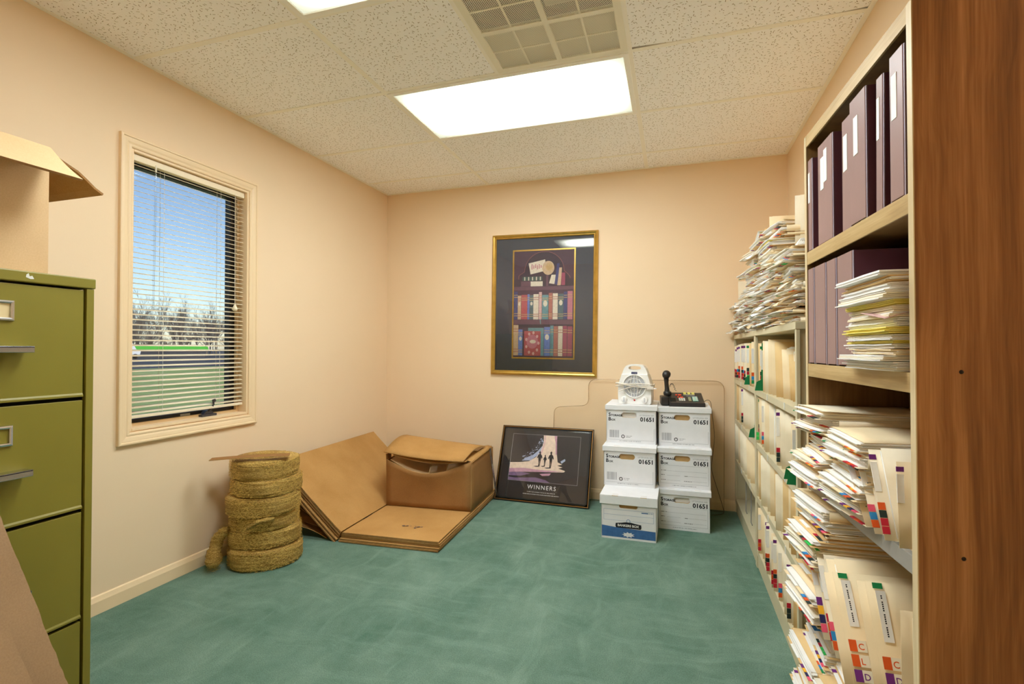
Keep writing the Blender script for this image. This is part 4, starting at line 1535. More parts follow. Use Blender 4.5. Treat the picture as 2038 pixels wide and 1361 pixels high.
def storage_box(x, y, z, w, rz, label, kind, tab='kraft_inside', h=0.245, dep=0.38):
    t = thing('storage_box', label, 'storage box', (x, y, z), rz, 'stacked white storage boxes')
    lidh = 0.030
    mb = MB()
    hz = h - (0.062 if kind != 'bankers' else 0.070)
    hole = oval(w * 0.46 if kind != 'bankers' else w * 0.5, hz, 0.048, 0.0165)
    if kind == 'bankers':
        hole = [(w * 0.5 + sx * 0.052 * k, hz + 0.010 + sz * 0.012) for sx, sz, k in ((1, -1, .86), (1, -0.4, 1), (1, 0.4, 1), (1, 1, 1), (0.5, 1, 1), (0, 1, 1), (-0.5, 1, 1), (-1, 1, 1), (-1, 0.4, 1), (-1, -0.4, 1), (-1, -1, .86), (-0.5, -1, 1), (0, -1, 1), (0.5, -1, 1))]
    holed_face(mb, 0, w, 0, h - 0.004, hole, 0, 'white_board', 0.012, 'kraft_inside')
    mb.box(0, 0.004, 0, dep, 0, h - 0.004, 'white_board')
    mb.box(w - 0.004, w, 0, dep, 0, h - 0.004, 'white_board')
    mb.box(0.004, w - 0.004, dep - 0.004, dep, 0, h - 0.004, 'white_board')
    mb.box(0.004, w - 0.004, 0.0005, dep - 0.004, 0, 0.004, 'white_board')
    mb.build('body', t)
    mb = MB()
    mb.box(w * 0.5 - 0.075, w * 0.5 + 0.06, 0.013, 0.015, hz - 0.03, hz + 0.035, tab)
    mb.build('handle_backing', t)
    e = 0.008
    mb = MB()
    lid0 = h - (lidh if kind != 'bankers' else 0.052)
    mb.box(-e, w + e, -e, dep + e, h - 0.004, h, 'white_board')
    mb.box(-e, w + e, -e, -e + 0.004, lid0, h - 0.004, 'white_board')
    mb.box(-e, w + e, dep + e - 0.004, dep + e, lid0, h - 0.004, 'white_board')
    mb.box(-e, -e + 0.004, -e + 0.004, dep + e - 0.004, lid0, h - 0.004, 'white_board')
    mb.box(w + e - 0.004, w + e, -e + 0.004, dep + e - 0.004, lid0, h - 0.004, 'white_board')
    lid = mb.build('lid', t, 0.0015)
    mb = MB()
    for xx in (w * 0.20, w * 0.72):
        mb.box(xx, xx + 0.036, 0.018, 0.020, h, h + 0.0004, 'kraft_inside')
        mb.box(xx, xx + 0.036, -e - 0.0004, -e, h - 0.003, h, 'kraft_inside') if kind == 'bankers' else None
    mb.build('lid_slot', lid)
    f = -0.0004
    mb = MB()
    if kind != 'bankers':
        zt = h - 0.072
        put_text(mb, 'S', 0.014, zt, f, 'ink_black')
        put_text(mb, 'TORAGE', 0.0292, zt, f, 'ink_black', 'l', 0.072)
        put_text(mb, 'B', 0.014, zt - 0.029, f, 'ink_black')
        put_text(mb, 'OX', 0.0315, zt - 0.029, f, 'ink_black', 'l', 0.027)
        mb.build('brand_lettering', t)
        mb = MB()
        put_text(mb, 'LETTER', w - 0.014, h - 0.064, f, 'ink_grey', 'r', 0.088)
        mb.build('size_lettering', t)
        mb = MB()
        put_text(mb, '01651', w - 0.014, h - 0.099, f, 'ink_black', 'r', 0.084)
        mb.build('number_lettering', t)
        mb = MB()
        sd = int(abs(x * 1000 + z * 999))
        if kind == 'barcode':
            bars(mb, 0.020, 0.036, 0.060, 0.048, f, 'ink_grey', sd)
            ring(mb, 0.106, 0.044, 0.0075, 0.0115, f, 'ink_black')
            for i in range(3):
                a = 2 * PI * i / 3 + 0.5
                mb.add([(0.106 + 0.006 * math.cos(a + q_), f - 0.0001, 0.044 + 0.006 * math.sin(a + q_)) for q_ in (0, 0.9, 1.6)], [(0, 1, 2)], 'ink_black')
            small_print(mb, 0.124, 0.046, 0.036, f, sd + 1)
            small_print(mb, 0.124, 0.038, 0.028, f, sd + 2)
            rect(mb, 0.014, w - 0.012, 0.022, 0.0232, f, 'ink_grey')
            rect(mb, w - 0.0132, w - 0.012, 0.022, 0.10, f, 'ink_grey')
            small_print(mb, 0.085, 0.013, 0.13, f, sd + 3)
        else:
            for (a, b, c, d) in ((0.012, w - 0.012, 0.138, 0.1392), (0.012, w - 0.012, 0.026, 0.0272), (0.012, 0.0132, 0.026, 0.138), (w - 0.0132, w - 0.012, 0.026, 0.138), (0.05, w - 0.02, 0.104, 0.105), (0.05, 0.13, 0.076, 0.077), (0.05, 0.13, 0.046, 0.047), (0.175, w - 0.02, 0.076, 0.077), (0.20, w - 0.02, 0.046, 0.047)):
                rect(mb, a, b, c, d, f, 'ink_blue_line' if c > 0.2 else 'ink_grey')
            for i, (a, b, c) in enumerate(((0.016, 0.104, 0.034), (0.016, 0.076, 0.020), (0.016, 0.046, 0.028), (0.155, 0.074, 0.016), (0.152, 0.043, 0.046))):
                small_print(mb, a, b, c, f, sd + i, 'ink_black', 0.004)
            small_print(mb, 0.085, 0.013, 0.14, f, sd + 9)
        mb.build('printed_form', t)
    else:
        mb.add([(0.004, f, 0.012), (w - 0.004, f, 0.012), (w - 0.004, f, 0.062), (w * 0.72, f, 0.064), (w * 0.28, f, 0.068), (0.004, f, 0.075)], [(0, 1, 2, 3, 4, 5)], 'ink_blue')
        for (a, b, c, d) in ((0.014, w - 0.014, 0.170, 0.1714), (0.014, w - 0.014, 0.140, 0.1412), (0.014, w - 0.014, 0.108, 0.1092), (0.014, 0.0152, 0.108, 0.170), (w - 0.0152, w - 0.014, 0.108, 0.170)):
            rect(mb, a, b, c, d, f, 'ink_blue_line')
        rect(mb, w - 0.082, w - 0.044, 0.160, 0.1655, f - 0.0002, 'ink_blue')
        small_print(mb, w - 0.040, 0.160, 0.022, f, 5, 'ink_blue', 0.006)
        st = []
        for i in range(18):
            a = 2 * PI * i / 18
            rr = 1.0 if i % 2 else 0.62
            st.append((w / 2 + 0.038 * rr * math.cos(a), 0.030 + 0.016 * rr * math.sin(a)))
        mb.add([(a, f - 0.0002, b) for a, b in st], [tuple(range(18))], 'white_board')
        mb.build('printed_band', t)
        mb = MB()
        pl_ = [(w / 2 + a, 0.083 + b) for a, b in ((-0.070, -0.016), (0.070, -0.016), (0.074, -0.006), (0.072, 0.010), (0.040, 0.014), (0.016, 0.019), (-0.016, 0.019), (-0.040, 0.014), (-0.072, 0.010), (-0.074, -0.006))]
        mb.add([(a, f - 0.0003, b) for a, b in pl_], [tuple(range(10))], 'ink_black')
        ring(mb, w / 2, 0.108, 0.008, 0.0115, f - 0.0002, 'ink_blue_line')
        put_text(mb, 'BANKERS', w / 2, 0.076, f - 0.0006, 'lettering_white', 'c', 0.122)
        mb.build('logo_plate', t)
    return t


storage_box(1.902, -0.759, 0.0, 0.312, -0.012, 'white and blue banded storage box on the carpet, bottom of the left stack', 'bankers', h=0.2535)
storage_box(1.890, -0.545, 0.2535, 0.312, -0.010, 'white 01651 storage box with barcode in the middle of the left stack', 'barcode')
storage_box(1.893, -0.428, 0.4985, 0.312, -0.004, 'white 01651 storage box under the fan heater, top of the left stack', 'barcode', 'white_board')
storage_box(2.219, -0.500, 0.0, 0.298, -0.02, 'white 01651 storage box with printed form, bottom of the right stack', 'form', 'white_board', h=0.2445)
storage_box(2.219, -0.458, 0.2445, 0.306, -0.012, 'white 01651 storage box with printed form in the middle of the right stack', 'form')
storage_box(2.219, -0.388, 0.4895, 0.310, -0.006, 'white 01651 storage box under the telephone, top of the right stack', 'barcode')
LT, RT = 0.7435, 0.7345

# ------------------------------------------------------------------ fan heater
t = thing('fan_heater', 'white upright fan heater with cord wrapped round its grille on the left box stack', 'heater', (2.072, -0.30, LT), -0.10)
out = [(-0.098, 0.0), (0.098, 0.0), (0.106, 0.010), (0.108, 0.05), (0.108, 0.11), (0.100, 0.150), (0.084, 0.198), (0.070, 0.236), (0.056, 0.253), (0.036, 0.261), (0.0, 0.263), (-0.036, 0.261), (-0.056, 0.253), (-0.070, 0.236), (-0.084, 0.198), (-0.100, 0.150), (-0.108, 0.11), (-0.108, 0.05), (-0.106, 0.010)]
hole = [(0.038, 0.246), (0.0, 0.250), (-0.038, 0.246), (-0.040, 0.236), (-0.030, 0.228), (0.0, 0.224), (0.030, 0.228), (0.040, 0.236)]
mb = MB()
low = [p for p in out if p[1] <= 0.199]
mb.prism([p for p in out if p[1] <= 0.2], -0.055, 0.055, 'heater_white', 'xz')
# upper part around the handle opening: quads between outline and hole
up_o = [(0.084, 0.198), (0.077, 0.218), (0.070, 0.236), (0.056, 0.253), (0.036, 0.261), (0.0, 0.263), (-0.036, 0.261), (-0.056, 0.253), (-0.070, 0.236), (-0.077, 0.218), (-0.084, 0.198), (-0.04, 0.198), (0.0, 0.198), (0.04, 0.198)]
up_i = [(0.038, 0.231), (0.040, 0.234), (0.040, 0.240), (0.037, 0.247), (0.024, 0.250), (0.0, 0.252), (-0.024, 0.250), (-0.037, 0.247), (-0.040, 0.240), (-0.040, 0.234), (-0.038, 0.231), (-0.022, 0.227), (0.0, 0.226), (0.022, 0.227)]
n = len(up_o)
for y_, flip in ((-0.040, False), (0.040, True)):
    vs = [(a, y_, b) for a, b in up_o] + [(a, y_, b) for a, b in up_i]
    fs = [((i + 1) % n, i, n + i, n + (i + 1) % n) for i in range(n)]
    mb.add(vs, [f if not flip else f[::-1] for f in fs], 'heater_white')
for lp in (up_o, up_i):
    vs = [(a, -0.040, b) for a, b in lp] + [(a, 0.040, b) for a, b in lp]
    mb.add(vs, [(i, (i + 1) % n, n + (i + 1) % n, n + i) for i in range(n)], 'heater_white')
mb.build('body', t, 0.003)
GC, GR = (0.0, 0.120), 0.074
mb = MB()
mb.prism([(GR * math.cos(2 * PI * i / 36), GC[1] + GR * math.sin(2 * PI * i / 36)) for i in range(36)], -0.0560, -0.0545, 'heater_dark', 'xz')
mb.build('fan_recess', t)
mb = MB()
ring_pts = [(GR * math.cos(2 * PI * i / 36), -0.059, GC[1] + GR * math.sin(2 * PI * i / 36)) for i in range(37)]
mb.tube(ring_pts, 0.004, 'heater_white', 6, False)
for k in range(-2, 3):
    x = k * 0.028
    hh = math.sqrt(GR * GR - x * x)
    mb.tube([(x * 0.55, -0.062, GC[1] - hh * 0.98), (x * 1.0, -0.064, GC[1]), (x * 0.55, -0.062, GC[1] + hh * 0.98)], 0.0022, 'heater_white', 6)
for rr in (0.025, 0.05):
    mb.tube([(rr * math.cos(2 * PI * i / 28), -0.062, GC[1] + rr * math.sin(2 * PI * i / 28)) for i in range(29)], 0.0015, 'heater_white', 5, False)
mb.build('grille', t)
for sx in (-1, 1):
    mb = MB()
    mb.lathe([(0.019, 0.0), (0.021, 0.002), (0.020, 0.010), (0.017, 0.014), (0.0, 0.014)], 'heater_white', 24, Matrix.Translation((sx * 0.066, -0.055, 0.032)) @ Matrix.Rotation(PI / 2, 4, 'X'))
    kb = mb.build('knob', t)
    mb = MB()
    mb.box(sx * 0.066 - 0.002, sx * 0.066 + 0.002, -0.0715, -0.069, 0.018, 0.046, 'heater_grille')
    mb.build('pointer', kb)
mb = MB()
mb.lathe([(0.0055, 0.0), (0.005, 0.003), (0.0, 0.0045)], 'red_lamp', 12, Matrix.Translation((0, -0.055, 0.028)) @ Matrix.Rotation(PI / 2, 4, 'X'))
mb.build('pilot_lamp', t)
mb = MB()
mb.box(-0.019, 0.019, -0.0565, -0.055, 0.199, 0.213, 'tab_navy')
small_print(mb, -0.013, 0.203, 0.026, -0.0567, 3, 'ink_grey', 0.005)
mb.build('badge', t)
mb = MB()
for k in range(3):
    zz = 0.118 + 0.009 * k
    pts = []
    for i in range(15):
        u = i / 14
        pts.append((-0.118 + 0.236 * u, -0.070 - 0.006 * math.sin(PI * u) + 0.003 * math.sin(9 * u + k), zz + 0.010 * math.sin(3.2 * u + k * 1.3) - 0.016 * u * (k - 1)))
    pts = [(-0.116, 0.02, zz)] + pts + [(0.117, 0.02, zz - 0.004)]
    mb.tube(pts, 0.0036, 'cable_white', 7)
cord = mb.build('cord', t)
mb = MB()
mb.box(0.085, 0.125, -0.078, -0.058, 0.102, 0.122, 'cable_white')
mb.box(0.125, 0.142, -0.074, -0.0725, 0.106, 0.110, 'chrome')
mb.box(0.125, 0.142, -0.064, -0.0625, 0.106, 0.110, 'chrome')
mb.build('plug', cord, 0.003)
mb = MB()
mb.tube([(-0.10, -0.070, 0.085), (-0.04, -0.072, 0.108), (0.02, -0.074, 0.122), (0.09, -0.07, 0.128)], 0.0036, 'cable_white', 7)
mb.build('cord_loop', cord)

# ------------------------------------------------------------------ desk telephone
t = thing('desk_telephone', 'black multi-line desk telephone with handset on the right box stack', 'telephone', (2.285, -0.335, RT), 0.10)
mb = MB()
pw, pd = 0.222, 0.190
zf, zb_ = 0.026, 0.078
mb.prism([(0.0, 0.0), (pd, 0.0), (pd, zb_ * 0.92), (pd - 0.03, zb_), (0.035, zf + 0.006), (0.0, zf)], 0.0, pw, 'phone_black', 'yz')
mb.build('base', t, 0.004)
sl = math.atan2(zb_ - zf - 0.006, pd - 0.065)
MK = Matrix.Translation((0, 0.035, zf + 0.006)) @ Matrix.Rotation(sl, 4, 'X')
L_ = math.hypot(zb_ - zf - 0.006, pd - 0.065)


def key(name, x0, x1, y0, y1, m, h=0.006, parent=None):
    mb = MB()
    mb.box(x0, x1, y0, y1, 0.0, h, m, MK)
    return mb.build(name, parent or t, 0.001)


for i in range(3):
    key('yellow_key', 0.104 + 0.026 * i, 0.122 + 0.026 * i, L_ - 0.030, L_ - 0.004, 'key_yellow')
for i in range(8):
    key('small_key', 0.102 + 0.009 * i, 0.109 + 0.009 * i, L_ - 0.042, L_ - 0.035, 'key_white', 0.004)
key('red_key', 0.050, 0.062, L_ - 0.050, L_ - 0.038, 'key_red')
key('red_key', 0.068, 0.088, L_ - 0.052, L_ - 0.036, 'key_red')
for r_ in range(3):
    for c_ in range(3):
        key('dial_key', 0.066 + 0.014 * c_, 0.077 + 0.014 * c_, 0.004 + 0.014 * r_, 0.015 + 0.014 * r_, 'key_white', 0.005)
key('red_key', 0.076, 0.096, 0.048, 0.060, 'key_red')
key('red_key', 0.060, 0.070, 0.052, 0.062, 'key_red')
key('line_strip', 0.126, 0.144, 0.004, 0.062, 'key_olive', 0.003)
key('line_strip', 0.152, 0.186, 0.004, 0.068, 'key_teal', 0.003)
for i in range(6):
    key('line_key', 0.155, 0.166, 0.008 + 0.010 * i, 0.014 + 0.010 * i, 'key_white', 0.005)
    key('line_key', 0.172, 0.183, 0.008 + 0.010 * i, 0.014 + 0.010 * i, 'key_white', 0.005)
key('strip_label', 0.118, 0.186, 0.074, 0.080, 'ink_grey', 0.001)
mb = MB()
mb.box(0.010, 0.046, -0.02, 0.045, 0.0, 0.002, 'dark_gap', MK)
mb.build('speaker_grille', t)
mb = MB()          # cradle arm at the left
mb.box(-0.046, 0.0, 0.03, 0.175, 0.004, 0.058, 'phone_black')
mb.build('cradle', t, 0.005)
hs = thing('handset', 'black telephone handset standing upright at the left of the telephone', 'handset', (2.268, -0.215, RT + 0.058), 0.2)
mb = MB()
mb.tube([(0.004, 0, 0.018), (0.002, 0.0, 0.05), (0.0, 0.008, 0.085), (-0.002, 0.0, 0.12)], [0.021, 0.015, 0.014, 0.017], 'phone_black', 12)
hg = mb.build('grip', hs)
mb = MB()
mb.lathe([(0, 0.028), (0.018, 0.026), (0.026, 0.016), (0.027, 0.0), (0.024, -0.014), (0.0, -0.02)], 'phone_black', 20, Matrix.Translation((-0.003, -0.008, 0.142)) @ Matrix.Rotation(1.0, 4, 'X'))
mb.build('earpiece', hs)
mb = MB()
mb.lathe([(0, 0.018), (0.018, 0.016), (0.026, 0.010), (0.027, -0.004), (0.022, -0.014), (0.0, -0.016)], 'phone_black', 20, Matrix.Translation((0.004, -0.004, 0.018)))
mb.build('mouthpiece', hs)
mb = MB()
ROOT = hs.location
pts = []
for i in range(60):
    u = i / 59
    a = 2 * PI * 9 * u
    c = Vector((0.012 + 0.06 * u, 0.02 + 0.045 * u, 0.03 + 0.05 * math.sin(PI * u) ))
    pts.append(c + Vector((0.004 * math.cos(a), 0.004 * math.sin(a), 0)))
mb.tube(pts, 0.0016, 'phone_black', 5)
mb.build('coiled_cord', hs)
mb = MB()
cable = [(2.498, -0.20, RT + 0.02), (2.524, -0.19, RT + 0.035), (2.545, -0.185, RT + 0.02), (2.552, -0.19, RT - 0.05), (2.560, -0.19, 0.62), (2.568, -0.18, 0.52), (2.556, -0.17, 0.40), (2.552, -0.15, 0.30), (2.585, -0.12, 0.18), (2.620, -0.10, 0.06), (2.628, -0.09, 0.006), (2.58, -0.14, 0.005), (2.54, -0.16, 0.004)]
sm_ = []
for i in range(len(cable) - 1):
    for k in range(6):
        u = k / 6
        p0, p1, p2, p3 = (Vector(cable[max(0, min(len(cable) - 1, i + j))]) for j in (-1, 0, 1, 2))
        sm_.append(0.5 * ((2 * p1) + (p2 - p0) * u + (2 * p0 - 5 * p1 + 4 * p2 - p3) * u * u + (3 * p1 - p0 - 3 * p2 + p3) * u ** 3))
mb.tube(sm_, 0.0018, 'cable_dark', 6)
tag(mb.build('telephone_cable'), 'thin dark telephone cable hanging down behind the right box stack', 'cable')

# ------------------------------------------------------------------ clear chair mat standing against the wall
def rounded(pts, rs, n=7):
    out = []
    m_ = len(pts)
    for i in range(m_):
        p, a, b = Vector(pts[i]), Vector(pts[i - 1]), Vector(pts[(i + 1) % m_])
        r = rs[i]
        if r <= 0:
            out.append(tuple(p))
            continue
        p0 = p + (a - p).normalized() * r
        p1 = p + (b - p).normalized() * r
        for k in range(n + 1):
            u = k / n
            q = p0.lerp(p, u).lerp(p.lerp(p1, u), u)
            out.append(tuple(q))
    return out


outline = rounded([(1.445, 0.0), (2.634, 0.0), (2.645, 0.885), (1.712, 0.882), (1.712, 0.690), (1.452, 0.668)], [0, 0, 0.07, 0.06, 0.05, 0.05])
t = thing('chair_mat', 'clear vinyl chair mat standing against the back wall behind the boxes', 'chair mat', (0, -0.050, 0.002))
t.rotation_euler = (-0.036, 0, 0)
mb = MB()
mb.add([(a, 0.0, b) for a, b in outline], [tuple(range(len(outline)))], 'clear_vinyl')
mb.build('sheet', t)
mb = MB()
mb.tube([(a, 0.0, b) for a, b in outline] + [(outline[0][0], 0.0, outline[0][1])], 0.0024, 'vinyl_rim', 6, False)
mb.build('rim', t)


# ================================================================== metal file shelving along the right wall
SX = 2.710
SHZ = (0.09, 0.36, 0.63, 0.90)
STOP = 1.200


def shelf_unit(y0, y1, label):
    t = thing('metal_shelving', label, 'shelving unit', (SX, y0, 0), 0, 'sage metal shelving units')
    L = y1 - y0
    D = RW - SX - 0.012
    for yy in (0.0, L - 0.022):
        mb = MB()
        mb.box(0.0, 0.012, yy, yy + 0.022, 0, STOP - 0.026, 'shelf_metal')
        mb.box(0.012, D, yy + 0.008, yy + 0.014, 0, STOP - 0.026, 'shelf_metal')
        mb.box(D - 0.02, D, yy, yy + 0.022, 0, STOP - 0.026, 'shelf_metal')
        mb.build('upright', t, 0.001)
    mb = MB()
    mb.box(-0.003, D, -0.002 if y0 < -1.5 else 0.0, L, STOP - 0.026, STOP, 'shelf_metal')
    mb.build('top', t, 0.002)
    mb = MB()
    mb.box(D - 0.004, D - 0.002, 0.022, L - 0.022, 0.02, STOP - 0.026, 'shelf_metal')
    mb.build('back_panel', t)
    for z in SHZ:
        mb = MB()
        mb.box(0.004, D - 0.02, 0.022, L - 0.022, z - 0.004, z, 'shelf_metal')
        mb.box(0.002, 0.006, 0.022, L - 0.022, z - 0.026, z + 0.002, 'shelf_metal')
        sh = mb.build('shelf', t)
        if z > 0.1:
            mb = MB()
            for q in (0.22, 0.62):
                mb.box(-0.0005, 0.002, L * q, L * q + 0.012, z - 0.024, z + 0.004, 'chip_white')
            mb.build('label_clip', sh)
    mb = MB()
    mb.box(0.006, 0.010, 0.022, L - 0.022, 0.0, SHZ[0] - 0.026, 'shelf_metal')
    mb.build('kick_plate', t)
    return t


shelf_unit(-1.850, -0.925, 'sage metal file shelving unit nearer the bookcase, packed with manila folders')
far_unit = shelf_unit(-0.922, -0.004, 'sage metal file shelving unit in the back corner with an empty bottom shelf')
for k, (yy, lab) in enumerate(((-0.30, 'farthest'), (-0.52, 'middle'), (-0.72, 'nearest'))):
    t = thing('wire_divider', 'thin grey wire file divider on the empty bottom shelf, %s of three' % lab, 'divider', (SX, yy, SHZ[0]), 0, 'wire file dividers')
    mb = MB()
    mb.tube([(0.03, -0.05, 0.003), (0.03, 0.0, 0.003), (0.032, 0.0, 0.19), (0.12, 0.0, 0.22), (0.26, 0.0, 0.22), (0.27, 0.0, 0.003), (0.27, -0.05, 0.003)], 0.0028, 'wire_grey', 6)
    mb.build('wire', t)

# ------------------------------------------------------------------ file folders: a library of shapes
FD, FW = 0.305, 0.240          # depth to the tab edge, height of the folder
TABSETS = [['tab_red', 'tab_orange', 'tab_red'], ['tab_red', 'tab_red', 'tab_black', 'tab_orange'], ['tab_lime', 'tab_lime', 'tab_red', 'tab_black'], ['tab_orange', 'tab_blue', 'tab_pink'], ['tab_black', 'tab_orange', 'tab_blue'], ['tab_pink', 'tab_navy', 'tab_yellow', 'tab_purple'], ['tab_green', 'tab_blue', 'tab_orange'], ['tab_black', 'tab_black', 'tab_red'], ['tab_orange', 'tab_yellow', 'tab_orange'], []]


def folder_proto(t, seed, flat, spine, cover='manila', tabs=None, white_label=True, messy=1.0, dot=None, papers=True, peek=0.0):
    """meshes of one folder lying flat: x from the tab edge (0) to the back, y across, z its thickness"""
    rnd = random.Random(seed)
    a = 0.0016 * messy if flat else 0.0005
    ph = [rnd.uniform(0, 6.28) for _ in range(6)]
    curl = rnd.uniform(0.0, 0.008) * messy if flat else 0.0
    lift = rnd.uniform(0.0, 0.006) * messy if flat else 0.0

    def wz(x, y):
        return a * (math.sin(12 * x + ph[0]) + math.sin(15 * y + ph[1]))
    res = []
    mb = MB()
    nu, nv = (5, 4) if flat else (3, 3)
    mb.sheet(lambda u, v: (FD * u, FW * v, wz(FD * u, FW * v)), nu, nv, 0.0009, cover)
    x1 = 0.013 + rnd.uniform(0, 0.010)
    mb.sheet(lambda u, v: (x1 + (FD - x1) * u, FW * v, t - 0.001 + wz(FD * u, FW * v) + curl * max(0, 1 - u * 3) ** 2 * math.sin(PI * (0.15 + 0.8 * v)) + lift * max(0, 1 - 2 * v) * (1 - u)), nu + 2, nv, 0.0009, cover)
    ys = 0.0 if spine == 0 else FW
    mb.sheet(lambda u, v: (x1 + (FD - x1) * u, ys + (-0.0015 if spine == 0 else 0.0015) * math.sin(PI * v), (t - 0.0005) * v + wz(FD * u, ys)), 3, 2, 0.0008, cover)
    res.append(('cover', mb.mesh('cover')))
    if papers:
        k = max(2, min(9, int(t / 0.0026)))
        mb = MB()
        for i in range(k):
            z0 = 0.0012 + (t - 0.0035) * i / k
            th = (t - 0.0035) / k * rnd.uniform(0.55, 0.95)
            xa = rnd.uniform(-0.012, 0.016) if messy > 1.05 else (rnd.uniform(0.002, 0.022) if flat else rnd.uniform(0.018, 0.034))
            xb = FD - 0.012 - rnd.uniform(0, 0.02)
            ya = 0.005 + rnd.uniform(-0.004, 0.012) * messy
            yb2 = FW + peek - 0.006 - rnd.uniform(-0.004, 0.014) * messy
            m_ = rnd.choices(['paper_white', 'paper_cream', 'paper_yellow', 'paper_kraft', 'manila_pale'], [14, 3, 0.4, 0.4, 0.6])[0]
            dz = rnd.uniform(-0.001, 0.0015) * messy
            mb.sheet(lambda u, v: (xa + (xb - xa) * u, ya + (yb2 - ya) * v, z0 + wz(FD * u, FW * v) + dz * math.sin(4 * v + ph[2]) * (1 - u)), 4 if flat else 2, 3 if flat else 2, th, m_)
        res.append(('papers', mb.mesh('papers')))
    e = 0.0007

    def strip(nm, y0, y1, m_, x0=-0.0008, x1_=0.0125):
        zz0 = wz(0, (y0 + y1) / 2)
        mb = MB()
        mb.box(x0, x1_, y0, y1, zz0 - e, zz0 + 0.0009 + e, m_)
        res.append((nm, mb.mesh(nm)))
    y = 0.016
    for c in (tabs or []):
        strip('colour_tab', y, y + 0.019, c)
        y += 0.0205
    if white_label:
        strip('name_label', 0.125, 0.205, 'paper_white', -0.0006, 0.012)
    if dot:
        strip('year_tab', 0.212, 0.226, dot)
    return res, t


FLAT, FLATB, UPR = [], [], []
sd = 0
for t_ in (0.008, 0.011, 0.014, 0.018, 0.023, 0.030):
    for v_ in range(4):
        sd += 1
        FLAT.append(folder_proto(t_, sd, True, sd % 2 if sd % 3 else 1, ['manila', 'manila_pale', 'manila_warm', 'manila'][v_], TABSETS[sd % 10] if v_ != 1 else [], v_ != 2, 1.1, ['tab_green', None, None, 'tab_purple'][sd % 4]))
        FLATB.append(folder_proto(t_, 400 + sd, True, 1 if sd % 3 else 0, ['manila', 'manila_pale', 'manila_warm', 'manila_pale'][v_], TABSETS[sd % 9], True, 0.95, ['tab_green', None, 'tab_purple', None][sd % 4]))
for t_ in (0.007, 0.012, 0.020, 0.032):
    for v_ in range(3):
        sd += 1
        UPR.append(folder_proto(t_, sd, False, 0, ['manila', 'manila_pale', 'manila_warm'][v_], None, False, 0.4))
UPK = [folder_proto(t__, 820 + i__, False, 0, ('manila', 'manila_warm')[i__ % 2], None, False, 1.0, None, True, 0.016) for i__, t__ in enumerate((0.018, 0.024, 0.014))]
UPT = []
for i in range(8):
    sd += 1
    UPT.append(folder_proto((0.010, 0.016, 0.024)[i % 3], sd, False, 0, ('manila', 'manila_pale')[i % 2], TABSETS[i], True, 0.5, [None, 'tab_purple', 'tab_green'][i % 3]))


def put_folder(proto, loc, rot, label, group, sc=(1, 1, 1), cat='folder', name='file_folder'):
    o = bpy.data.objects.new(name, None)
    o.empty_display_size = 0.03
    COL.objects.link(o)
    o.location = loc
    o.rotation_euler = rot
    o.scale = sc
    tag(o, label, cat, group)
    for nm, me in proto[0]:
        c = bpy.data.objects.new(nm, me)
        COL.objects.link(c)
        c.parent = o
    return o


def green_guide(loc, h, label, w=0.30, tilt=0.0, corner=True):
    t = thing('file_guide', label, 'file guide', loc, 0, 'green file guides')
    t.rotation_euler = (tilt, 0, 0)
    mb = MB()
    pts = [(0.014, 0.004), (w, 0.0), (w, h), (0.018, h)]
    if corner:
        pts = [(-0.012, 0.004), (w, 0.0), (w, h), (0.020, h), (0.016, 0.058), (-0.004, 0.046)]
    mb.prism(pts, -0.0012, 0.0, 'guide_green', 'xz')
    mb.build('panel', t)
    mb = MB()
    mb.box(0.017, 0.030, -0.0018, 0.0006, h * 0.45, h * 0.85, 'paper_white')
    mb.build('tab_label', t)
    return t


# ------------------------------------------------------------------ folders standing on the shelves
A_, B_ = UPR, UPT


def stand(zi, shelfname, plan):
    """folders standing on a shelf: (y, list, index, height scale, x offset, tilt)"""
    for n, (y, lst, idx, hs, dx, tilt) in enumerate(plan):
        kind = 'colour-tabbed manila folder' if lst is UPT else 'plain manila folder'
        if tilt < -0.1:
            kind = 'leaning manila folder'
        put_folder(lst[idx % len(lst)], (SX + 0.010 + dx, y, SHZ[zi] + 0.0006), (PI / 2 + tilt, 0, 0.0),
                   '%s, %s from the far end, %s' % (kind, ORD[n], shelfname), 'folders standing on the metal shelves', (1, hs, 1))


# corner unit
stand(3, 'top shelf of the corner unit', [(-0.030, B_, 0, .94, -.010, 0), (-0.060, B_, 7, .90, -.008, 0), (-0.095, B_, 4, .96, -.004, 0), (-0.150, B_, 1, .98, 0, 0), (-0.215, A_, 4, .99, .002, 0), (-0.300, B_, 1, 1.0, 0, 0), (-0.365, B_, 4, 1.0, .002, 0), (-0.430, B_, 7, 1.0, 0, 0), (-0.490, A_, 1, 1.0, 0, 0), (-0.560, B_, 2, 1.0, -.002, 0), (-0.660, A_, 2, 1.0, 0, 0), (-0.735, B_, 6, 1.02, 0, 0)])
green_guide((SX - 0.002, -0.62, SHZ[3]), 0.246, 'green plastic file guide on the top shelf of the corner unit')
stand(2, 'second shelf of the corner unit', [(-0.030, A_, 6, .98, .004, 0), (-0.075, A_, 2, 1.0, -.004, 0), (-0.170, A_, 9, .99, 0, 0), (-0.220, A_, 3, .99, 0, 0), (-0.300, B_, 7, .99, -.002, 0), (-0.370, A_, 4, 1.0, 0, 0), (-0.450, A_, 7, 1.0, 0, 0), (-0.640, A_, 10, 1.0, .006, 0)])
green_guide((SX - 0.004, -0.80, SHZ[2]), 0.16, 'green plastic file guide on the second shelf of the corner unit')
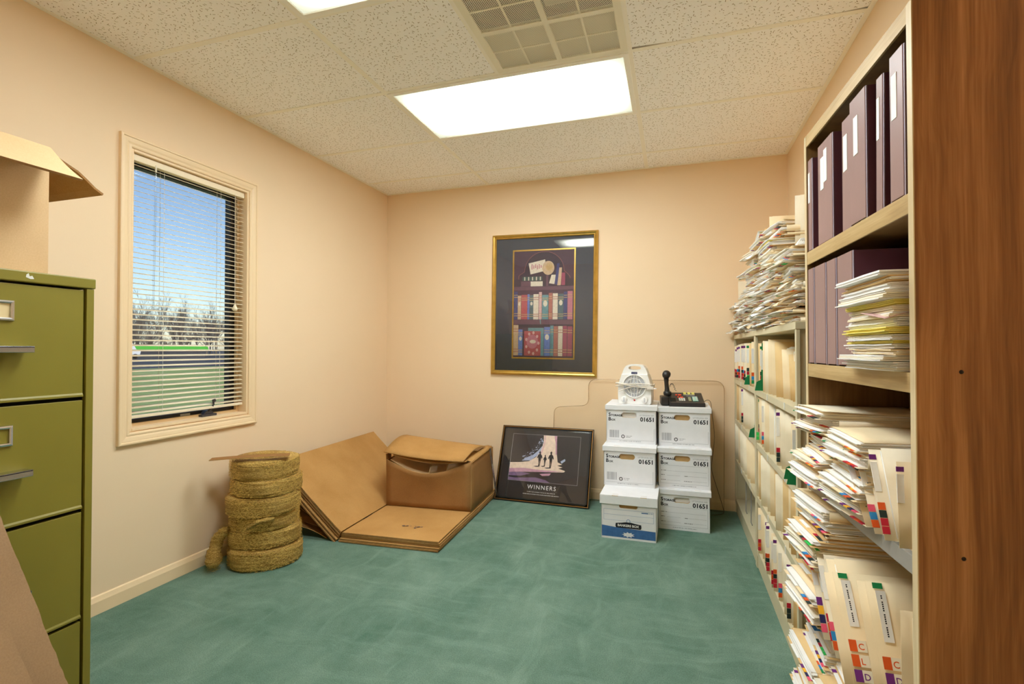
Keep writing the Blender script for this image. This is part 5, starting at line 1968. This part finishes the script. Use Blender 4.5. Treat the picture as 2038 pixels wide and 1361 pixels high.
stand(1, 'third shelf of the corner unit', [(-0.030, A_, 4, 1.0, -.010, 0), (-0.140, A_, 6, .98, -.002, -.06), (-0.275, A_, 1, .96, -.006, -.10), (-0.370, A_, 7, .95, -.004, -.12), (-0.470, A_, 4, .94, -.008, -.14), (-0.580, A_, 9, .93, -.006, -.16), (-0.680, A_, 3, .92, -.002, -.18)])
# unit beside the bookcase
stand(3, 'top shelf of the near unit', [(-0.970, A_, 2, .98, 0, 0), (-1.000, B_, 2, .97, .004, 0), (-1.105, A_, 9, 1.02, 0, 0), (-1.150, A_, 10, 1.01, .002, 0), (-1.215, A_, 3, 1.04, .006, 0), (-1.275, A_, 6, 1.02, .012, -.03), (-1.365, A_, 5, .99, .012, -.13), (-1.440, UPK, 0, .86, .026, -.16), (-1.500, UPK, 1, .78, .040, -.18), (-1.560, A_, 5, .66, .036, -.12), (-1.760, A_, 2, .86, .030, 0), (-1.790, A_, 0, .90, .004, 0)])
green_guide((SX - 0.008, -1.060, SHZ[3]), 0.235, 'green plastic file guide near the far end of the near top shelf')
stand(2, 'second shelf of the near unit', [(-0.945, B_, 2, .98, -.008, 0), (-1.000, A_, 6, 1.0, .004, 0), (-1.060, B_, 3, .97, 0, 0), (-1.130, A_, 1, .98, -.002, 0), (-1.190, A_, 9, .98, -.006, 0), (-1.240, A_, 10, 1.0, .004, 0), (-1.475, B_, 7, .96, -.008, 0), (-1.530, A_, 7, .95, 0, 0), (-1.630, A_, 4, .95, -.004, 0), (-1.690, A_, 9, .94, .004, 0), (-1.760, B_, 0, .92, -.006, 0)])
green_guide((SX - 0.003, -0.938, SHZ[2]), 0.240, 'green plastic file guide at the far end of the near second shelf', corner=False)
green_guide((SX - 0.012, -1.800, SHZ[2]), 0.14, 'green plastic file guide at the near end of the second shelf')
green_guide((SX - 0.006, -1.720, SHZ[2]), 0.12, 'short green file guide between folders on the second shelf')
stand(1, 'third shelf of the near unit', [(-0.950, A_, 9, .98, -.002, 0), (-1.000, A_, 8, 1.0, -.004, 0), (-1.115, A_, 1, 1.0, -.014, 0), (-1.200, A_, 4, .98, 0, 0), (-1.260, A_, 9, .97, .002, 0), (-1.330, A_, 5, .97, .008, 0), (-1.455, A_, 1, .96, -.010, 0), (-1.490, A_, 10, .98, .004, 0), (-1.560, A_, 8, .98, -.002, 0), (-1.645, A_, 3, .97, .002, 0), (-1.710, A_, 5, .98, -.004, 0), (-1.770, A_, 6, .98, 0, 0)])
stand(0, 'bottom shelf of the near unit', [(-0.960, A_, 3, .92, .004, 0), (-0.995, B_, 0, .94, -.010, 0), (-1.060, A_, 9, .95, 0, 0), (-1.115, A_, 4, .96, 0, 0), (-1.180, B_, 7, .95, -.006, 0), (-1.240, B_, 1, .96, -.012, 0), (-1.315, A_, 10, .95, .002, 0), (-1.375, B_, 0, .96, -.014, 0), (-1.410, B_, 1, .95, -.012, 0), (-1.495, B_, 3, .94, -.008, 0), (-1.540, A_, 7, .96, 0, 0), (-1.605, A_, 1, .96, -.008, 0), (-1.665, B_, 7, .95, -.010, 0), (-1.720, A_, 8, .97, 0, 0), (-1.785, A_, 3, .96, -.002, 0)])


# ------------------------------------------------------------------ heap of folders on top of the metal shelving
def flat_stack(x, y, z, top, seed, where, group, frame=None, jit=1.0, limit=30, thin=0, lib=None):
    """a pile of folders lying flat with tab edges towards the room; frame maps local to world"""
    rnd = random.Random(seed)
    lib = lib or FLAT
    items = []
    zz = z
    while zz < top and len(items) < limit:
        i = rnd.randrange(thin, len(lib) - (4 if rnd.random() < 0.5 else 0))
        items.append((i, zz))
        zz += lib[i][1] + 0.0022 * jit
    n = len(items)
    for k, (i, z0) in enumerate(items):
        f = k / max(1, n - 1)
        rz = rnd.uniform(-0.09, 0.09) * jit
        dx = rnd.uniform(-0.022, 0.022) * jit
        dy = rnd.uniform(-0.012, 0.012) * jit
        M = Matrix.Translation((x + dx, y + dy, z0)) @ Matrix.Rotation(rz, 4, 'Z') @ Matrix.Rotation(rnd.uniform(-0.012, 0.012) * jit, 4, 'Y')
        if frame is not None:
            M = frame @ M
        o = put_folder(lib[i], (0, 0, 0), (0, 0, 0), '', group)
        o.matrix_world = M
        o.location, o.rotation_euler = M.to_translation(), M.to_euler()
        big = 'overstuffed' if lib[i][1] > 0.02 else ('thick' if lib[i][1] > 0.013 else 'thin')
        o['label'] = '%s manila folder, %s from the top, %s' % (big, ORD[n - 1 - k], where)
    return zz


heap = [(-0.250, 1.400), (-0.497, 1.440), (-0.744, 1.530), (-0.991, 1.600), (-1.238, 1.640), (-1.485, 1.620), (-1.805, 1.480)]
names = ['seventh', 'sixth', 'fifth', 'fourth', 'third', 'second', 'first']
HT_ = []
for k, (yy, zt) in enumerate(heap):
    HT_.append(flat_stack(SX + 0.004, yy, STOP + 0.002, zt, 200 + k, '%s heap from the bookcase on the metal shelving' % names[k], 'folders heaped on the metal shelving', None, 1.25))
# folders standing on edge at the back of the heap
for (x, y, z, ry, rz, sc, lab, pr) in (
        (2.782, -1.494, 1.485, -0.02, 0.0, (0.85, 1.0, 1), 'tall pale manila folder standing upright above the heap beside the bookcase', UPR[1]),
        (2.770, -1.00, 1.50, 0.0, 0.06, (0.95, 1.1, 1), 'manila folder standing on edge behind the top of the folder heap', UPR[0]),
        (2.735, -0.03, 1.36, 0.0, 0.0, (0.9, 0.86, 1), 'manila folder standing on edge against the back wall on the shelving', UPR[1])):
    put_folder(pr, (x, y, z), (PI / 2 - ry, 0, rz), lab, 'folders heaped on the metal shelving', sc)
# loose letters and curled sheets poking out of the heap
rnd = random.Random(31)
for k in range(26):
    s_ = k % 7
    yy, zt = heap[s_]
    z = rnd.uniform(STOP + 0.04, HT_[s_] - 0.01)
    ph = rnd.uniform(0, 6)
    w, l = rnd.uniform(0.11, 0.21), rnd.uniform(0.10, 0.16)
    dr = rnd.uniform(0.02, 0.05)
    mb = MB()
    mm = rnd.choice(('paper_white', 'paper_white', 'paper_white', 'manila', 'manila_pale'))
    mb.sheet(lambda u, v: (l * u, w * v, -dr * (1 - u) ** 2 + 0.006 * math.sin(6 * v + ph) * (1 - u)), 6, 4, 0.0012, mm)
    o = mb.build('loose_sheet')
    o.location = (SX - rnd.uniform(0.012, 0.045), yy + rnd.uniform(0.0, 0.10), z)
    o.rotation_euler = (rnd.uniform(-0.05, 0.05), 0, rnd.uniform(-0.2, 0.2))
    tag(o, 'loose curled sheet, %s of those poking out of the heap on the shelving' % ORD[k], 'paper', 'loose sheets in the heap')

# ================================================================== wooden bookcase
BA = 0.0538
BK = Matrix.Translation((2.755, -2.600, 0)) @ Matrix.Rotation(BA, 4, 'Z')
bk = thing('bookcase', 'tall walnut bookcase with pale front edges packed with binders and files', 'bookcase', (2.755, -2.600, 0), BA)
BD_, BL, BT = 0.282, 0.645, 1.790
for (y0, y1) in ((-0.020, 0.0), (BL, BL + 0.018)):
    mb = MB()
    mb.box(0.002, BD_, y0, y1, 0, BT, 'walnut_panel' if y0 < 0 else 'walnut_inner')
    sp = mb.build('side_panel', bk)
    mb = MB()
    mb.box(0.0, 0.002, y0, y1, 0, BT, 'oak_edge_upright')
    mb.build('edge_band', sp)
    if y0 < 0:
        for zz in (1.063, 0.711):
            mb = MB()
            mb.lathe([(0.0, 0.002), (0.0032, 0.0015), (0.004, 0.0)], 'screw_dark', 12, Matrix.Translation((0.075, y0, zz)) @ Matrix.Rotation(PI / 2, 4, 'X'))
            mb.build('screw', sp)
mb = MB()
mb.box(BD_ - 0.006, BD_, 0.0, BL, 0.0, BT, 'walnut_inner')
mb.build('back_panel', bk)
BS = (0.065, 0.335, 0.700, 1.060, 1.415)
for k, z in enumerate(BS):
    mb = MB()
    th = 0.040 if k != 2 else 0.036
    front_m = 'oak_edge' if k != 2 else 'shelf_grey'
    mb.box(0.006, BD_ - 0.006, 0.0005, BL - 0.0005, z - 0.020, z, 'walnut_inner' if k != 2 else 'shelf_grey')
    sh = mb.build('shelf', bk)
    mb = MB()
    mb.box(0.001, 0.006, 0.0005, BL - 0.0005, z - th, z + 0.0005, front_m)
    mb.build('front_edge', sh, 0.001)
mb = MB()
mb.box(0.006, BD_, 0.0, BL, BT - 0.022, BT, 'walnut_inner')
tp = mb.build('top', bk)
mb = MB()
mb.box(0.001, 0.006, 0.0, BL, BT - 0.036, BT, 'oak_edge')
mb.build('front_edge', tp)


# ------------------------------------------------------------------ binders
def binder(y0, y1, z, h, dx, lean, label, lab_n=1, d=0.262):
    th = y1 - y0
    o = thing('ring_binder', label, 'binder', (0, 0, 0), 0, 'maroon ring binders')
    M = BK @ Matrix.Translation((dx, y0, z + 0.001)) @ Matrix.Rotation(lean, 4, 'X')
    o.location, o.rotation_euler = M.to_translation(), M.to_euler()
    mb = MB()
    mb.box(0.0, 0.0035, 0.004, th - 0.004, 0.003, h, 'binder_spine_glare')
    sp = mb.build('spine', o, 0.001)
    for (a, b) in ((0.0, 0.0035), (th - 0.0035, th)):
        mb = MB()
        mb.box(0.004, d, a, b, 0.0, h, 'binder_side_shaded')
        mb.box(0.0015, 0.004, a, b, 0.0, h, 'binder_edge')
        mb.build('cover', o, 0.001)
    mb = MB()
    mb.box(0.022, d - 0.025, 0.006, th - 0.006, 0.012, h - 0.018, 'paper_cream')
    mb.build('pages', o)
    mb = MB()
    for zz in (h * 0.2, h * 0.5, h * 0.8):
        mb.tube([(0.006, th * 0.5 + (th * 0.36) * math.cos(PI * i / 8), zz + 0.0) if False else (0.006 + 0.03 * math.sin(PI * i / 8), th * 0.5 - th * 0.38 * math.cos(PI * i / 8), zz) for i in range(9)], 0.002, 'chrome', 6)
    mb.build('rings', o)
    if lab_n:
        rnd = random.Random(int(y0 * 1000) + int(z * 100))
        for q in range(lab_n):
            a = th * (0.34 + 0.22 * q) if lab_n > 1 else th * 0.44
            mb = MB()
            zz = h * rnd.uniform(0.50, 0.60)
            mb.box(-0.0012, 0.0, a, a + min(0.026, th * 0.36), zz, zz + 0.095, 'paper_white')
            mb.build('spine_label', sp)



tops = [(0.603, 0.643, 0.290, 0.004, 0, 'narrow maroon binder at the far end of the top bookcase shelf', 1),
        (0.431, 0.555, 0.300, 0.006, 0.0, 'wide maroon binder with two white labels on the top bookcase shelf', 2),
        (0.301, 0.374, 0.298, 0.010, 0, 'maroon binder, third from the far end of the top bookcase shelf', 1),
        (0.199, 0.298, 0.315, 0.002, 0, 'maroon binder with crumpled label pocket, fourth on the top bookcase shelf', 1),
        (0.138, 0.176, 0.308, 0.012, 0.02, 'slim maroon binder, second from the near end of the top shelf', 1),
        (0.022, 0.086, 0.312, 0.004, 0, 'maroon binder nearest the walnut side panel on the top shelf', 1)]
for a in tops:
    binder(a[0], a[1], BS[4], a[2], a[3], a[4], a[5], a[6])
lows = [(0.588, 0.643, 'maroon binder with blank spine farthest in on the second bookcase shelf'), (0.489, 0.586, 'maroon binder with blank spine, second from the far end, second shelf'), (0.413, 0.487, 'maroon binder with blank spine, third from the far end, second shelf'), (0.302, 0.411, 'maroon binder with blank spine beside the yellow paper stack, second shelf')]
for k, (a, b, lab) in enumerate(lows):
    binder(a, b, BS[3], 0.298, 0.002 + 0.002 * k, 0, lab, 0)

# ------------------------------------------------------------------ paper stack beside the lower binders
rnd = random.Random(77)
z = BS[3] + 0.001
docs = [('paper_white', .020, 'curled white report at the bottom'), ('paper_white', .012, 'white document second from the bottom'), ('manila', .012, 'manila envelope third from the bottom'), ('paper_white', .010, 'white document fourth from the bottom'), ('paper_yellow', .006, 'thin yellow pad in the lower half'), ('paper_white', .012, 'white document between two yellow pads'), ('paper_yellow', .014, 'bright yellow pad in the middle'), ('paper_white', .018, 'thick white document above the bright yellow pad'), ('manila_pale', .014, 'pale envelope with a pink sheet'), ('paper_cream', .010, 'cream document above the pale envelope'), ('paper_yellow', .010, 'pale yellow pad near the top'), ('paper_white', .020, 'thick white report near the top'), ('paper_white', .014, 'white document second from the top'), ('manila_warm', .012, 'manila folder just under the top sheet'), ('paper_white', .012, 'white dog-eared document on the very top')]
for k, (m_, th, lab) in enumerate(docs):
    dx = rnd.uniform(-0.040, -0.012)
    w = rnd.uniform(0.235, 0.262)
    y0 = 0.018 + rnd.uniform(0, 0.012)
    M = BK @ Matrix.Translation((dx, y0, z)) @ Matrix.Rotation(rnd.uniform(-0.035, 0.035), 4, 'Z')
    o = thing('document', lab + ' of the paper stack beside the binders', 'paper', (0, 0, 0), 0, 'documents stacked beside the binders')
    o.location, o.rotation_euler = M.to_translation(), M.to_euler()
    lay = max(3, int(th / 0.003))
    mb = MB()
    ph = rnd.uniform(0, 6)
    for i in range(lay):
        zz = th * i / lay
        xa = rnd.uniform(-0.006, 0.006)
        ya = rnd.uniform(-0.005, 0.005)
        mm = m_ if (i in (0, lay - 1) or m_ == 'paper_yellow') else rnd.choice(('paper_white', 'paper_white', 'paper_cream'))
        droop = 0.0 if k else 0.012
        mb.sheet(lambda u, v: (xa + 0.27 * u, ya + w * v, zz + 0.0006 * math.sin(9 * v + ph)), 3, 3, th / lay * 0.72, mm)
    mb.build('pages', o)
    if k == 8:
        mb = MB()
        mb.sheet(lambda u, v: (-0.012 + 0.10 * u, 0.0 + 0.13 * v, th + 0.0005 - 0.020 * (1 - u) ** 2 * (1 - v)), 4, 4, 0.001, 'a_pink')
        mb.build('pink_sheet', o)
    z += th + 0.001

# ------------------------------------------------------------------ folders in the lower bookcase shelves
G3 = 'folders piled in the bookcase'
flat_stack(-0.034, 0.398, BS[2] + 0.002, 0.925, 301, 'far pile on the grey bookcase shelf', G3, BK, 0.9, lib=FLATB)
flat_stack(-0.030, 0.150, BS[2] + 0.002, 0.875, 302, 'near pile on the grey bookcase shelf', G3, BK, 0.9, lib=FLATB)
flat_stack(-0.046, 0.398, BS[1] + 0.0075, 0.635, 303, 'far pile under the grey bookcase shelf', G3, BK, 1.0, lib=FLATB)
flat_stack(-0.050, 0.398, BS[0] + 0.002, 0.270, 305, 'far pile on the lowest bookcase shelf', G3, BK, 1.0, lib=FLATB)
flat_stack(-0.050, 0.140, BS[0] + 0.002, 0.275, 306, 'near pile on the lowest bookcase shelf', G3, BK, 1.0, lib=FLATB)


def leaning(proto, dx, y, z, tilt, label, sc=(1, 1, 1), yawz=0.0):
    M = BK @ Matrix.Translation((dx, y, z)) @ Matrix.Rotation(yawz, 4, 'Z') @ Matrix.Rotation(PI / 2 + tilt, 4, 'X')
    return put_folder(proto, M.to_translation(), M.to_euler(), label, 'folders standing in the bookcase', sc)


lt = folder_proto(0.016, 901, False, 0, 'manila', None, True, 0.6, 'tab_green')
lp = folder_proto(0.020, 902, False, 0, 'manila', None, True, 0.6, 'tab_purple')
leaning(lt, -0.030, 0.135, BS[2] + 0.012, -0.72, 'manila folder with green tab slumped against the near pile, grey shelf', (1, 0.86, 1))
leaning(UPT[3], -0.026, 0.098, BS[2] + 0.008, -0.60, 'manila folder slumped between two tabbed folders on the grey shelf', (1, 0.84, 1))
leaning(UPT[1], -0.020, 0.066, BS[2] + 0.006, -0.42, 'manila folder with white label slumped third from the near pile, grey shelf', (1, 0.80, 1))
leaning(lp, -0.008, 0.032, BS[2] + 0.004, -0.06, 'upright manila folder with purple tab beside the walnut panel, grey shelf', (1, 0.72, 1))


def lettered(seed, letters, label, dx, y, z, tilt, sc=(1, 1, 1)):
    """end-tab folder whose face shows a printed strip and big colour-coded letters"""
    pr = folder_proto(0.014, seed, False, 0, 'manila', None, False, 0.6)
    o = leaning(pr, dx, y, z, tilt, label, sc)
    zt = 0.0162
    mb = MB()
    mb.box(0.030, 0.050, 0.120, 0.222, zt, zt + 0.0004, 'paper_white')
    for i in range(20):
        a = 0.130 + 0.0042 * i
        if i % 6 != 5:
            mb.box(0.0385, 0.0415, a, a + 0.003, zt + 0.0004, zt + 0.0006, 'ink_black')
    mb.box(0.026, 0.046, 0.226, 0.238, zt, zt + 0.0006, 'tab_green')
    mb.build('name_strip', o)
    mb = MB()
    y_ = 0.092
    for ch, m_ in letters:
        mb.box(0.020, 0.036, y_ - 0.024, y_, zt, zt + 0.0005, m_)
        mb.box(0.036, 0.056, y_ - 0.024, y_, zt, zt + 0.0004, 'paper_cream')
        vs, fs, a, b = TXT[ch]
        mb.add([(0.039 + (q[0] - a), y_ - 0.019 + q[1], zt + 0.0008) for q in vs], fs, m_)
        y_ -= 0.030
    mb.build('letter_tabs', o)
    return o


for k, (pr, dx, y, tl, lab) in enumerate((
        (UPT[5], -0.052, 0.345, -0.60, 'tilted tabbed folder, first of four leaning on the far pile below grey shelf'),
        (UPT[0], -0.044, 0.305, -0.62, 'tilted tabbed folder, second of four leaning on the far pile below grey shelf'),
        (UPT[3], -0.050, 0.262, -0.63, 'tilted tabbed folder, third of four leaning on the far pile below grey shelf'),
        (UPT[6], -0.040, 0.212, -0.64, 'tilted tabbed folder, fourth of four leaning on the far pile below grey shelf'))):
    leaning(pr, dx, y, BS[1] + 0.008, tl, lab, (1, 1.06, 1))
lettered(911, [('C', 'tab_orange'), ('L', 'tab_orange'), ('D', 'tab_purple')], 'tilted manila folder with orange letter tabs, farther of three, below grey shelf', -0.066, 0.158, BS[1] + 0.006, -0.60)
lettered(912, [('C', 'tab_orange'), ('D', 'tab_purple'), ('L', 'tab_black')], 'tilted manila folder with orange and purple tabs, middle of three', -0.022, 0.104, BS[1] + 0.004, -0.46, (1, 1.02, 1))
lettered(913, [('C', 'tab_orange'), ('L', 'tab_orange')], 'manila folder with orange C and L tabs beside the walnut side panel', -0.006, 0.030, BS[1] + 0.002, -0.03)
M = BK @ Matrix.Translation((-0.058, 0.400, BS[1] + 0.001)) @ Matrix.Rotation(0.03, 4, 'Z')
put_folder(folder_proto(0.006, 950, True, 1, 'folder_blue', None, False, 0.3), M.to_translation(), M.to_euler(), 'bright blue folder at the bottom of the far pile below the grey shelf', 'folders piled in the bookcase')
bpy.context.view_layer.update()
